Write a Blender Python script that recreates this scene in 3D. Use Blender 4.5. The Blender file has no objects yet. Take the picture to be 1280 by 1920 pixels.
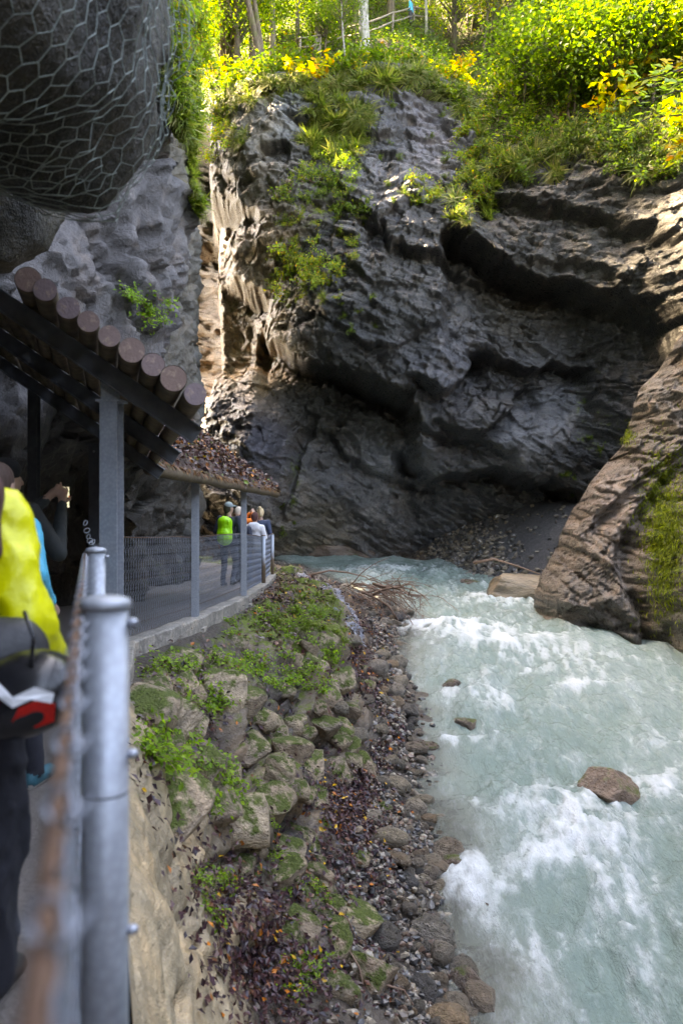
import bpy, math, random
import numpy as np
from mathutils import Vector, Matrix
random.seed(7); RNG = np.random.default_rng(7)
S = bpy.context.scene
C = S.collection
PI = math.pi
# ------------------------------------------------------------------ camera, sky, sun, exposure
F = 1500.0                                   # focal length in photo pixels (1280 x 1920)
cam_d = bpy.data.cameras.new('camera'); cam = bpy.data.objects.new('camera', cam_d); C.objects.link(cam)
cam.location = (0, 0, 0); cam.rotation_euler = (PI/2, 0, 0)
cam_d.sensor_fit = 'VERTICAL'; cam_d.sensor_height = 36.0; cam_d.lens = 36.0*F/1920
cam_d.clip_start = 0.05; cam_d.clip_end = 600
cam_d.dof.use_dof = True; cam_d.dof.focus_distance = 15.0; cam_d.dof.aperture_fstop = 2.8
S.camera = cam
SUN_AZ, SUN_EL = 60.0, 48.0                  # degrees to the left of straight ahead, above the horizon
w = bpy.data.worlds.new('World'); S.world = w; w.use_nodes = True
nt = w.node_tree; nt.nodes.clear()
sky = nt.nodes.new('ShaderNodeTexSky'); sky.sky_type = 'NISHITA'; sky.sun_disc = False
sky.air_density = .8; sky.dust_density = 3.0; sky.ozone_density = .3; sky.altitude = 900
sky.sun_elevation = math.radians(SUN_EL); sky.sun_rotation = math.radians(-SUN_AZ)
bg = nt.nodes.new('ShaderNodeBackground'); bg.inputs[1].default_value = 0.15
out = nt.nodes.new('ShaderNodeOutputWorld')
nt.links.new(sky.outputs[0], bg.inputs[0]); nt.links.new(bg.outputs[0], out.inputs[0])
sl = bpy.data.lights.new('sun', 'SUN'); sl.energy = 2.5; sl.angle = math.radians(0.5); sl.color = (1, .93, .8)
so = bpy.data.objects.new('sun', sl); C.objects.link(so)
az, el = math.radians(SUN_AZ), math.radians(SUN_EL)
TOSUN = Vector((-math.sin(az)*math.cos(el), math.cos(az)*math.cos(el), math.sin(el)))
so.rotation_euler = TOSUN.to_track_quat('Z', 'Y').to_euler(); so.location = (-20, 10, 40)
S.view_settings.view_transform = 'Standard'; S.view_settings.look = 'None'
S.view_settings.exposure = 4.65; S.view_settings.gamma = 1.0
S.view_settings.use_white_balance = True; S.view_settings.white_balance_temperature = 10200; S.view_settings.white_balance_tint = 14   # camera set for shade
S.render.resolution_x = 682; S.render.resolution_y = 1024

# ------------------------------------------------------------------ numpy noise
def _hash(ix, iy, iz, seed):
    n = (ix*np.uint32(374761393) + iy*np.uint32(668265263) + iz*np.uint32(2246822519) + np.uint32((seed*3266489917) & 0xffffffff))
    n = (n ^ (n >> np.uint32(13)))*np.uint32(1274126177)
    n = (n ^ (n >> np.uint32(15)))*np.uint32(2654435761)
    return ((n ^ (n >> np.uint32(16))) & np.uint32(0xffffff)).astype(np.float32)/np.float32(0xffffff)
def vnoise(p, seed=0):
    """value noise in -1..1 for an (N,3) array"""
    p = np.asarray(p, dtype=np.float32)
    f = np.floor(p); i = f.astype(np.int64).astype(np.uint32); t = p - f
    t = t*t*t*(t*(t*6-15)+10)
    r = 0
    for dx in (0, 1):
        wx = t[:, 0] if dx else 1-t[:, 0]
        for dy in (0, 1):
            wy = t[:, 1] if dy else 1-t[:, 1]
            for dz in (0, 1):
                wz = t[:, 2] if dz else 1-t[:, 2]
                r = r + wx*wy*wz*_hash(i[:, 0]+np.uint32(dx), i[:, 1]+np.uint32(dy), i[:, 2]+np.uint32(dz), seed)
    return r*2-1
ROT = np.array([[.36, .48, -.8], [-.8, .6, 0], [.48, .64, .6]], dtype=np.float32)
def fbm(p, octv=4, seed=0, gain=.5, ridged=False):
    p = np.asarray(p, dtype=np.float32); a = 1.0; s = 0; tot = 0
    for o in range(octv):
        n = vnoise(p, seed+o*17)
        if ridged: n = 1-2*np.abs(n)
        s = s+a*n; tot += a; a *= gain
        p = (p @ ROT.T)*2.03+3.7
    return s/tot
def worley(p, seed=0):
    """F1, F2 and a random number of the nearest cell"""
    p = np.asarray(p, dtype=np.float32); f = np.floor(p); ib = f.astype(np.int64)
    F1 = np.full(len(p), 9., np.float32); F2 = F1.copy(); idr = np.zeros(len(p), np.float32); dl = np.zeros((len(p), 3), np.float32)
    for dx in (-1, 0, 1):
        for dy in (-1, 0, 1):
            for dz in (-1, 0, 1):
                c = (ib+np.array([dx, dy, dz])).astype(np.uint32)
                q = np.stack([_hash(c[:, 0], c[:, 1], c[:, 2], seed+k) for k in (1, 2, 3)], 1)
                dv = p-(f+np.array([dx, dy, dz], np.float32)+q); d = np.sqrt((dv**2).sum(1))
                h = _hash(c[:, 0], c[:, 1], c[:, 2], seed+9)
                nw = d < F1
                F2 = np.where(nw, F1, np.minimum(F2, d)); idr = np.where(nw, h, idr); F1 = np.where(nw, d, F1); dl = np.where(nw[:, None], dv, dl)
    tilt = dl[:, 0]*np.sin(idr*97.)+dl[:, 1]*np.sin(idr*171.+1)+dl[:, 2]*np.sin(idr*253.+2)
    return F1, F2, idr, tilt
def sstep(a, b, x):
    t = np.clip((x-a)/(b-a), 0, 1); return t*t*(3-2*t)
def crk(p, freq, seed, wd=.05, oct_=3):
    return 1-sstep(0, wd, np.abs(fbm(p*np.asarray(freq, np.float32), oct_, seed, .45)))
def tps(pts, vals, smooth=.0):
    """thin plate spline through 2D control points"""
    pts = np.asarray(pts, float); n = len(pts)
    def U(r2): return np.where(r2 > 1e-9, r2*np.log(r2+1e-12), 0)
    K = U(((pts[:, None]-pts[None])**2).sum(2))+np.eye(n)*smooth
    Pm = np.c_[np.ones(n), pts]; A = np.zeros((n+3, n+3)); A[:n, :n] = K; A[:n, n:] = Pm; A[n:, :n] = Pm.T
    sol = np.linalg.solve(A, np.r_[np.asarray(vals, float), 0, 0, 0])
    def f(q):
        q = np.asarray(q, float); r = sol[n]+q @ sol[n+1:n+3]
        for k in range(n): r = r+sol[k]*U(((q-pts[k])**2).sum(1))
        return r
    return f
def PX(px, py, d): return np.array([(px-640)/F*d, d, (960-py)/F*d])
def proj(v): return np.stack([640+F*v[:, 0]/v[:, 1], 960-F*v[:, 2]/v[:, 1]], 1)

# ------------------------------------------------------------------ mesh and object helpers
def tag(o, label=None, cat=None, group=None, kind=None):
    if label: o['label'] = label
    if cat: o['category'] = cat
    if group: o['group'] = group
    if kind: o['kind'] = kind
    return o
def empty(name, loc=(0, 0, 0), rz=0):
    o = bpy.data.objects.new(name, None); C.objects.link(o); o.location = loc; o.rotation_euler = (0, 0, rz)
    o.empty_display_size = .2
    return o
def mesh(name, V, Fc, mats=None, smooth=True, mi=None, attrs=None):
    V = np.asarray(V, np.float32); me = bpy.data.meshes.new(name)
    if isinstance(Fc, np.ndarray):
        M, k = Fc.shape
        me.vertices.add(len(V)); me.vertices.foreach_set('co', V.ravel())
        me.loops.add(M*k); me.loops.foreach_set('vertex_index', Fc.astype(np.int32).ravel())
        me.polygons.add(M); me.polygons.foreach_set('loop_start', np.arange(0, M*k, k, dtype=np.int32))
        me.update(calc_edges=True)
    else:
        me.from_pydata([tuple(map(float, v)) for v in V], [], [tuple(int(i) for i in f) for f in Fc])
    if smooth is True or smooth is False:
        me.polygons.foreach_set('use_smooth', np.full(len(me.polygons), bool(smooth)))
    for m in (mats or []): me.materials.append(m)
    if mi is not None: me.polygons.foreach_set('material_index', np.asarray(mi, np.int32))
    for an, av in (attrs or {}).items():
        av = np.asarray(av, np.float32)
        if av.ndim == 2:
            if av.shape[1] == 3: av = np.c_[av, np.ones(len(av), np.float32)]
            a = me.color_attributes.new(an, 'FLOAT_COLOR', 'POINT'); a.data.foreach_set('color', av.ravel())
        else:
            a = me.attributes.new(an, 'FLOAT', 'POINT'); a.data.foreach_set('value', av)
    me.update()
    return me
def obj(name, me, parent=None, loc=None):
    o = bpy.data.objects.new(name, me); C.objects.link(o)
    if parent: o.parent = parent
    if loc is not None: o.location = loc
    return o
def grid_faces(nu, nv):
    """vertex index = iu*nv + iv"""
    a = (np.arange(nu-1)[:, None]*nv+np.arange(nv-1)[None]).ravel()
    return np.stack([a, a+nv, a+nv+1, a+1], 1)
def grid_normals(V, nu, nv):
    G = V.reshape(nu, nv, 3); n = np.cross(np.gradient(G, axis=0), np.gradient(G, axis=1)).reshape(-1, 3)
    return n/(np.linalg.norm(n, axis=1, keepdims=True)+1e-9)
class MB:
    """collects simple solids into one mesh"""
    def __init__(s): s.v = []; s.f = []; s.m = []
    def add(s, V, Fc, m=0):
        b = len(s.v); s.v += [tuple(map(float, q)) for q in V]; s.f += [tuple(int(i)+b for i in f) for f in Fc]; s.m += [m]*len(Fc)
    def box(s, c, d, R=None, m=0):
        V = [Vector((x*d[0]/2, y*d[1]/2, z*d[2]/2)) for x in (-1, 1) for y in (-1, 1) for z in (-1, 1)]
        if R: V = [R @ q for q in V]
        V = [q+Vector(c) for q in V]
        s.add(V, [(0, 1, 3, 2), (4, 6, 7, 5), (0, 4, 5, 1), (2, 3, 7, 6), (0, 2, 6, 4), (1, 5, 7, 3)], m)
    def tube(s, P, R, n=8, m=0, cap=True):
        V, Fc = tube_geo(P, R, n, cap); s.add(V, Fc, m)
    def lathe(s, prof, c=(0, 0, 0), n=24, m=0):
        V = []; Fc = []
        for (r, z) in prof:
            for k in range(n): V.append((c[0]+r*math.cos(2*PI*k/n), c[1]+r*math.sin(2*PI*k/n), c[2]+z))
        for i in range(len(prof)-1):
            for k in range(n): Fc.append((i*n+k, i*n+(k+1) % n, (i+1)*n+(k+1) % n, (i+1)*n+k))
        Fc.append(tuple(range(n))[::-1]); Fc.append(tuple((len(prof)-1)*n+k for k in range(n)))
        s.add(V, Fc, m)
    def build(s, name, mats, parent=None, smooth=False, attrs=None):
        me = mesh(name, s.v, s.f, mats, smooth, s.m, attrs); return obj(name, me, parent)
def tube_geo(P, R, n=8, cap=True):
    P = [Vector(p) for p in P]; N = len(P)
    if not hasattr(R, '__len__'): R = [R]*N
    V = []; Fc = []; up = None
    for i in range(N):
        t = (P[min(i+1, N-1)]-P[max(i-1, 0)]).normalized()
        if up is None: up = Vector((0, 0, 1)) if abs(t.z) < .9 else Vector((1, 0, 0))
        a = t.cross(up).normalized(); b = a.cross(t); up = b
        for k in range(n):
            an = 2*PI*k/n; V.append(P[i]+(a*math.cos(an)+b*math.sin(an))*R[i])
    for i in range(N-1):
        for k in range(n): Fc.append((i*n+k, i*n+(k+1) % n, (i+1)*n+(k+1) % n, (i+1)*n+k))
    if cap: Fc.append(tuple(range(n))[::-1]); Fc.append(tuple((N-1)*n+k for k in range(n)))
    return V, Fc
def wires(A, B, r, n=3):
    """many straight thin wires from points A to points B as one vertex/face array"""
    A = np.asarray(A, float); B = np.asarray(B, float); t = B-A; t /= np.linalg.norm(t, axis=1, keepdims=True)+1e-9
    up = np.where(np.abs(t[:, 2:3]) < .9, np.array([[0, 0, 1.]]), np.array([[1., 0, 0]]))
    a = np.cross(t, up); a /= np.linalg.norm(a, axis=1, keepdims=True); b = np.cross(a, t)
    ring = [a*math.cos(2*PI*k/n)+b*math.sin(2*PI*k/n) for k in range(n)]
    r = np.asarray(r)
    if r.ndim: r = r[:, None]
    V = np.stack([A+q*r for q in ring]+[B+q*r for q in ring], 1).reshape(-1, 3)
    base = np.arange(len(A))[:, None]*2*n
    Fc = np.concatenate([base+np.array([[k, (k+1) % n, n+(k+1) % n, n+k]]) for k in range(n)], 0)
    return V, Fc
def copy_tree(o, parent=None):
    c = o.copy(); C.objects.link(c); c.parent = parent
    for ch in list(o.children): copy_tree(ch, c)
    return c
def sample(V, nrm, w, n, rng=RNG):
    """pick n vertices with weights w"""
    w = np.asarray(w, float); w = w/w.sum(); i = rng.choice(len(V), n, p=w); return V[i], nrm[i]
def inpoly(q, poly):
    x, y = q[:, 0], q[:, 1]; r = np.zeros(len(q), bool); n = len(poly)
    for i in range(n):
        x0, y0 = poly[i]; x1, y1 = poly[(i+1) % n]
        c = ((y0 > y) != (y1 > y)) & (x < (x1-x0)*(y-y0)/((y1-y0) or 1e-9)+x0); r ^= c
    return r
def surface_nets(val, org, h):
    """isosurface 0 of a sampled field: one vertex per crossed cell"""
    nx, ny, nz = val.shape; ins = val < 0
    cnt = np.zeros((nx-1, ny-1, nz-1), np.float32); acc = np.zeros((nx-1, ny-1, nz-1, 3), np.float32)
    corners = [(i, j, k) for i in (0, 1) for j in (0, 1) for k in (0, 1)]
    sl_ = lambda c: val[c[0]:c[0]+nx-1, c[1]:c[1]+ny-1, c[2]:c[2]+nz-1]
    for a in corners:
        for ax in range(3):
            if a[ax]: continue
            b = list(a); b[ax] = 1; va, vb = sl_(a), sl_(b); cr = (va < 0) != (vb < 0)
            t = np.where(cr, va/(va-vb+1e-12), 0)
            cnt += cr
            for q in range(3): acc[..., q] += np.where(cr, a[q]+(t if q == ax else 0), 0)
    act = cnt > 0; idx = np.full(act.shape, -1, np.int64); idx[act] = np.arange(act.sum())
    ijk = np.argwhere(act); V = (ijk+acc[act]/cnt[act][:, None])*h+np.asarray(org)
    Fs = []
    for ax in range(3):
        o1, o2 = [(1, 2), (2, 0), (0, 1)][ax]
        lo = [slice(1, -1)]*3; lo[ax] = slice(0, -1); hi = list(lo); hi[ax] = slice(1, None)
        a = ins[tuple(lo)]; b = ins[tuple(hi)]
        for flip in (0, 1):
            e = np.argwhere((a & ~b) if not flip else (~a & b)); off = np.ones(3, int); off[ax] = 0; e = e+off
            q = []
            for d1, d2 in ((-1, -1), (0, -1), (0, 0), (-1, 0)):
                c = e.copy(); c[:, o1] += d1; c[:, o2] += d2; q.append(idx[c[:, 0], c[:, 1], c[:, 2]])
            q = np.stack(q, 1)
            Fs.append(q[:, ::-1] if flip else q)
    Fc = np.concatenate(Fs, 0); return V, Fc[(Fc >= 0).all(1)]

# ------------------------------------------------------------------ material helpers
class NT:
    def __init__(s, name):
        s.m = bpy.data.materials.new(name); s.m.use_nodes = True; s.t = s.m.node_tree; s.t.nodes.clear()
        s.out = s.n('ShaderNodeOutputMaterial'); s.b = s.n('ShaderNodeBsdfPrincipled'); s.l(s.b.outputs[0], s.out.inputs[0])
    def n(s, typ, **k):
        q = s.t.nodes.new(typ)
        for a, v in k.items(): setattr(q, a, v)
        return q
    def l(s, a, b): s.t.links.new(a, b)
    def pos(s, obj=False):
        return s.n('ShaderNodeTexCoord').outputs['Object'] if obj else s.n('ShaderNodeNewGeometry').outputs['Position']
    def mapping(s, v, scale, rot=(0, 0, 0)):
        q = s.n('ShaderNodeMapping'); q.inputs['Scale'].default_value = scale; q.inputs['Rotation'].default_value = rot; s.l(v, q.inputs[0]); return q.outputs[0]
    def noise(s, v, scale, detail=5, rough=.55, dist=0):
        q = s.n('ShaderNodeTexNoise'); q.inputs['Scale'].default_value = scale; q.inputs['Detail'].default_value = detail
        q.inputs['Roughness'].default_value = rough; q.inputs['Distortion'].default_value = dist; s.l(v, q.inputs['Vector']); return q.outputs['Fac']
    def vor(s, v, scale, feat='DISTANCE_TO_EDGE'):
        q = s.n('ShaderNodeTexVoronoi', feature=feat); q.inputs['Scale'].default_value = scale; s.l(v, q.inputs['Vector']); return q.outputs['Distance']
    def ramp(s, v, stops):
        q = s.n('ShaderNodeValToRGB'); e = q.color_ramp.elements
        while len(e) < len(stops): e.new(.5)
        for k, (p, c) in enumerate(stops):
            e[k].position = p; c = (c, c, c) if not hasattr(c, '__len__') else c; e[k].color = (*c, 1)
        s.l(v, q.inputs[0]); return q.outputs[0]
    def mix(s, f, a, b, typ='MIX'):
        q = s.n('ShaderNodeMix', data_type='RGBA', blend_type=typ, clamp_factor=True)
        for sock, v in ((q.inputs['Factor'], f), (q.inputs['A'], a), (q.inputs['B'], b)):
            if hasattr(v, 'links'): s.l(v, sock)
            elif hasattr(v, '__len__'): sock.default_value = (*v, 1)
            elif sock.type == 'RGBA': sock.default_value = (v, v, v, 1)
            else: sock.default_value = v
        return q.outputs['Result']
    def math(s, op, a, b=None, clamp=False):
        q = s.n('ShaderNodeMath', operation=op, use_clamp=clamp)
        for k, v in enumerate((a, b)):
            if v is None: continue
            if hasattr(v, 'links'): s.l(v, q.inputs[k])
            else: q.inputs[k].default_value = v
        return q.outputs[0]
    def attr(s, name, fac=False):
        q = s.n('ShaderNodeAttribute', attribute_name=name); return q.outputs['Fac' if fac else 'Color']
    def bump(s, h, dist, strength=1., prev=None):
        q = s.n('ShaderNodeBump'); q.inputs['Distance'].default_value = dist; q.inputs['Strength'].default_value = strength
        s.l(h, q.inputs['Height'])
        if prev is not None: s.l(prev, q.inputs['Normal'])
        return q.outputs[0]
    def set(s, **k):
        for a, v in k.items():
            a = {'col': 'Base Color', 'rough': 'Roughness', 'metal': 'Metallic', 'normal': 'Normal', 'spec': 'Specular IOR Level', 'alpha': 'Alpha', 'ior': 'IOR'}.get(a, a)
            i = s.b.inputs[a]
            if hasattr(v, 'links'): s.l(v, i)
            elif hasattr(v, '__len__'): i.default_value = (*v, 1)
            else: i.default_value = v
        return s
MATS = {}
def rock_mat(name, col=None, bed=None, wet=.45, moss=True, objspace=False, sc=1., bumpk=1., streak=False):
    """rock: vertex colour (or one colour) times grain, bedding lines, cracks, moss where the moss attribute or the top faces ask for it"""
    t = NT(name); v = t.pos(objspace)
    n1 = t.noise(v, 1.1*sc, 3, .6); n2 = t.noise(v, 7*sc, 4, .68); n3 = t.noise(v, 42*sc, 2, .6)
    base = t.attr('Col') if col is None else t.mix(0., col, col)
    if bed is not None:
        vb = t.mapping(v, *bed); nb = t.noise(vb, 1., 5, .68, .4)
    else: nb = n2
    f = t.math('ADD', t.math('MULTIPLY', n1, .9), t.math('ADD', t.math('MULTIPLY', nb, .9), t.math('MULTIPLY', n2, .7)))
    c = t.mix(1., base, t.ramp(t.math('MULTIPLY', f, .4), [(.3, .3), (.5, .95), (.7, 1.9)]), 'MULTIPLY')
    # rusty and pale mineral staining
    c = t.mix(t.ramp(n1, [(.5, 0), (.75, .4)]), c, t.mix(1., c, (1.5, 1.15, .8), 'MULTIPLY'))
    c = t.mix(t.ramp(n3, [(.58, 0), (.8, .5)]), c, t.mix(.5, c, (.5, .5, .52)))
    if moss:
        nrm = t.n('ShaderNodeNewGeometry').outputs['Normal']; sp = t.n('ShaderNodeSeparateXYZ'); t.l(nrm, sp.inputs[0])
        up = t.math('MULTIPLY', t.ramp(sp.outputs[2], [(.35, 0), (.85, 1)]), .22)
        mm = t.math('ADD', t.attr('moss', True), up)
        mk = t.math('ADD', mm, t.math('MULTIPLY', t.math('SUBTRACT', t.noise(v, 3.5*sc, 4, .7), .5), 1.6))
        mk = t.ramp(mk, [(.42, 0), (.62, 1)])
        mc = t.mix(t.noise(v, 22*sc, 3), (.035, .055, .008), (.14, .17, .025))
        c = t.mix(mk, c, mc)
    r = t.ramp(n2, [(.3, max(.12, wet-.2)), (.7, min(1, wet+.3))])
    if moss: r = t.mix(mk, r, .95)
    h = t.math('ADD', t.math('MULTIPLY', nb, .6), t.math('ADD', t.math('MULTIPLY', n2, .35), t.math('MULTIPLY', n3, .1)))
    nb_ = t.bump(h, .16*bumpk/sc)
    t.set(col=c, rough=r, normal=nb_, spec=.5)
    return t.m
def plain(name, col, rough=.6, metal=0, var=.25, sc=20, bump=.0, spec=.5, objspace=True):
    t = NT(name); v = t.pos(objspace)
    n = t.noise(v, sc, 5, .6); c = t.mix(1., (col), t.ramp(n, [(.25, 1-var), (.75, 1+var)]), 'MULTIPLY')
    t.set(col=c, rough=rough, metal=metal, spec=spec)
    if bump: t.set(normal=t.bump(n, bump))
    return t.m
def leaf_mat(name, trans=.5, rough=.45):
    t = NT(name); c = t.attr('Col'); t.set(col=c, rough=rough, spec=.35)
    tr = t.n('ShaderNodeBsdfTranslucent'); t.l(t.mix(1., c, (1.25, 1.5, .5), 'MULTIPLY'), tr.inputs[0])
    mx = t.n('ShaderNodeMixShader'); mx.inputs[0].default_value = trans
    t.l(t.b.outputs[0], mx.inputs[1]); t.l(tr.outputs[0], mx.inputs[2]); t.l(mx.outputs[0], t.out.inputs[0])
    return t.m
M_LEAF = leaf_mat('leaf', .55); M_LITTER = leaf_mat('fallen_leaf', .08, .3)
M_STEEL = None
def leaves_geo(P, Nn, size, rng=RNG, droop=.3, aspect=.62, jit=.8, dirs=None):
    """leaf shaped folded quads at points P roughly facing Nn"""
    n = len(P); size = np.broadcast_to(np.asarray(size, float), (n,))
    nn = Nn+rng.normal(0, jit, (n, 3)); nn /= np.linalg.norm(nn, axis=1, keepdims=True)+1e-9
    a = rng.normal(0, 1, (n, 3)) if dirs is None else dirs+rng.normal(0, .25, (n, 3))
    a = a-nn*(a*nn).sum(1, keepdims=True); a[:, 2] -= droop*np.abs(rng.normal(.6, .4, n)) if dirs is None else 0
    a /= np.linalg.norm(a, axis=1, keepdims=True)+1e-9
    b = np.cross(nn, a); b /= np.linalg.norm(b, axis=1, keepdims=True)+1e-9
    s = size[:, None]; mid = P+a*s*.45
    V = np.stack([P, mid+b*s*aspect*.5+nn*s*.1, P+a*s, mid-b*s*aspect*.5+nn*s*.1], 1).reshape(-1, 3)
    return V, np.arange(4*n).reshape(n, 4)
def leaf_cols(n, pal, rng=RNG, var=.25):
    """pal: list of (weight, rgb)"""
    wts = np.array([p[0] for p in pal], float); cs = np.array([p[1] for p in pal], float)
    c = cs[rng.choice(len(pal), n, p=wts/wts.sum())]*rng.uniform(1-var, 1+var, (n, 1))
    return np.repeat(c, 4, 0)
GREEN = [(4, (.09, .15, .02)), (3, (.14, .20, .025)), (2, (.055, .095, .018)), (.9, (.26, .26, .03))]
AUTUMN = [(3, (.22, .27, .03)), (4, (.14, .21, .03)), (1, (.38, .31, .02)), (.3, (.45, .2, .02))]
GOLD = [(3, (.62, .42, .02)), (2, (.5, .46, .04)), (1, (.6, .25, .02)), (1, (.25, .32, .03))]
GRASS = [(3, (.14, .18, .04)), (2, (.22, .22, .07)), (2, (.09, .13, .02)), (1, (.3, .26, .12))]
LITTER = [(6, (.05, .021, .027)), (4, (.08, .032, .03)), (3, (.026, .014, .02)), (.8, (.16, .06, .03)), (.35, (.45, .13, .015)), (.22, (.6, .33, .02)), (.5, (.13, .10, .09))]
# ================================================================== the lie of the land (tables in metres, camera at the origin)
def tab(pts):
    a = np.array(pts, float); return lambda q: np.interp(q, a[:, 0], a[:, 1])
fence_x = tab([(-6, 1.6), (0, .032), (.37, -.085), (1.34, -.393), (3.3, -1.01), (4.5, -1.33), (7.9, -2.14), (10.2, -1.86), (13, -1.6), (17.2, -1.67), (20.5, -1.76), (24, -2.7), (28, -5.2), (34, -12)])
path_z = tab([(-6, -1.3), (5, -1.3), (8, -1.35), (10.2, -1.4), (13, -1.43), (17.2, -1.6), (20.5, -1.66), (30, -1.72)])
water_z = tab([(-4, -5.1), (3, -4.6), (6.8, -4.3), (9.5, -4.12), (12.2, -3.95), (15.6, -3.6), (18, -3.3), (19, -3.14), (22.3, -2.9), (27, -2.68), (30, -2.42), (34.5, -2.25), (39, -2.1), (48, -2.0)])
shore_x = tab([(-4, .9), (6.8, .95), (7.9, 1.0), (9.5, 1.08), (12.2, 1.06), (15.6, 1.04), (19, 1.33), (22.3, 1.78), (25, 1.2), (27, .3), (30, -.6), (34, -2), (39, -5), (48, -11)])
right_x = tab([(-4, 10.5), (8, 9.5), (16.9, 7.4), (18.9, 7.2), (20.2, 5.4), (27, 5.2), (34.5, 4.9), (36, 3), (37, 0), (39, -4), (48, -9)])

# ------------------------------------------------------------------ main rock wall: Y = f(X, Z)
ctrl = [(470,250,35),(470,330,34.6),(440,480,36),(470,650,37.5),(470,800,34.2),(470,950,34.5),(560,250,34.5),(560,450,32.6),(560,600,31.6),(560,800,34),(560,1000,36.5),
 (700,200,35),(700,400,32),(700,600,30),(700,800,32.6),(700,1000,37),(850,250,35),(850,450,31),(850,620,30),(850,800,30.6),(850,1000,36.6),
 (1000,330,31.5),(1000,500,30.2),(1000,750,30),(1000,900,31),(1000,1050,35),(1150,350,29),(1150,550,28.5),(1150,750,29),(1280,350,27),(1280,550,26),(1280,800,27),(1150,1000,32),
 (1500,350,22),(1500,800,22)]
cp = np.array([PX(*c) for c in ctrl]); cxz = [(p[0], p[2]) for p in cp]; cy = [p[1] for p in cp]
for z in (-2, 6, 14, 22):
    for x, y in ((-6.5, 39.5), (-12, 45), (-24, 60)): cxz.append((x, z)); cy.append(y)
base_Y = tps(cxz, cy, .5)
topl = np.array([(300,150),(380,165),(420,182),(480,160),(545,148),(600,165),(700,135),(780,140),(860,175),(890,235),(925,300),(1000,275),(1100,250),(1280,265),(1500,300)], float)
tx = []; tz = []
for px, py in topl:
    d = 33.
    for k in range(6): d = float(base_Y(np.array([[(px-640)/F*d, (960-py)/F*d]]))[0])
    p = PX(px, py, d); tx.append(p[0]); tz.append(p[2])
tx = [-26]+tx; tz = [24]+tz
top_z = lambda x: np.interp(x, tx, tz)
def edge(q, pts, a, b, vertical=False, w=10., fade=30.):
    """ledge: recess of depth a (m) just past a line (below it, or left of it), easing back over b (m)"""
    pts = np.array(pts, float)
    if vertical: u, vv = q[:, 1], -q[:, 0]; pu, pv = pts[:, 1], -pts[:, 0]
    else: u, vv = q[:, 0], q[:, 1]; pu, pv = pts[:, 0], pts[:, 1]
    s = vv-np.interp(u, pu, pv)
    win = sstep(pu[0]-fade, pu[0]+fade*.3, u)*(1-sstep(pu[-1]-fade*.3, pu[-1]+fade, u))
    return a*win*sstep(-w*.4, w, s)*(np.exp(-np.maximum(s, 0)/(b*48)) if b else 1)
NU, NV = 520, 470
uu = np.linspace(0, 1, NU); Xc = np.concatenate([np.linspace(-26, -7, 60)[:-1], np.linspace(-7, 13.5, NU-59)]); NU = len(Xc)
tt = np.linspace(0, 1, NV)
X = np.repeat(Xc, NV); zb = -3.6; zt = np.repeat(top_z(Xc)+.6, NV); Z = zb+np.tile(tt, NU)*(zt-zb)
Y0 = base_Y(np.c_[X, Z]); q = np.stack([640+F*X/Y0, 960-F*Z/Y0], 1)
# bend the ledge lines a little so that they do not run ruler straight
qn = np.c_[X, Y0*0, Z]
q = q+np.stack([fbm(qn*.8, 4, 5)*16, fbm(qn*.8, 4, 6)*18], 1)+np.stack([fbm(qn*3, 3, 15)*5, fbm(qn*3, 3, 16)*6], 1)
D = np.zeros(len(X))
D += edge(q, [(909,353),(999,375),(1112,395),(1221,422),(1290,445)], 1.15, 1.4)
D += edge(q, [(854,422),(917,465),(999,492),(1104,535),(1213,547),(1290,575)], 2.9, 3.2)
D += edge(q, [(1020,480),(1131,500),(1210,520)], .5, .5)
D += edge(q, [(491,619),(509,642),(556,665),(599,677),(677,700),(731,728),(767,743),(780,760)], 2.9, 2.3, fade=15)
D += edge(q, [(640,690),(700,705),(760,735)], 1.0, 1.2, fade=15)
D += edge(q, [(778,735),(774,771),(780,815),(790,870)], .9, 1.6, True, fade=15)
D += edge(q, [(626,802),(645,841),(692,865),(751,892),(794,900)], .8, .9)
D += edge(q, [(765,850),(800,884),(875,897),(912,879),(950,871),(976,890),(1025,909),(1040,892),(1062,920),(1085,924)], 2.6, 1.5)
D += edge(q, [(912,631),(950,650),(1010,676),(1025,680),(1059,665),(1130,672)], 1.5, 1.5)
D += edge(q, [(780,700),(800,721),(837,732),(849,725),(882,687),(916,631)], 1.5, 1.2)
D += edge(q, [(837,792),(905,815),(942,774),(987,729),(1017,699)], 1.1, .9)
D += edge(q, [(790,796),(875,819),(912,822),(957,852)], .9, .8)
D += edge(q, [(776,620),(830,600),(900,610)], .35, .6)
D += edge(q, [(695,406),(726,413),(737,444),(783,459),(860,463)], 1.1, 1.0)
D += edge(q, [(640,480),(700,520),(760,530),(850,560)], .5, .7)
D += edge(q, [(540,560),(620,590),(700,600)], .35, .6)
D += edge(q, [(496,264),(538,264)], 1.0, .8, fade=12)
D += edge(q, [(420,325),(470,335),(512,337)], .4, .5)
D += edge(q, [(408,375),(446,394),(470,392)], 1.1, 1.4, fade=16)
D += edge(q, [(415,520),(466,547),(496,563)], 1.3, 1.2, fade=20)
D += edge(q, [(560,205),(600,215),(640,200)], .6, .7)
D += edge(q, [(703,280),(726,283)], .6, .5, fade=10)
D += edge(q, [(800,330),(840,345),(880,340)], .5, .7)
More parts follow.
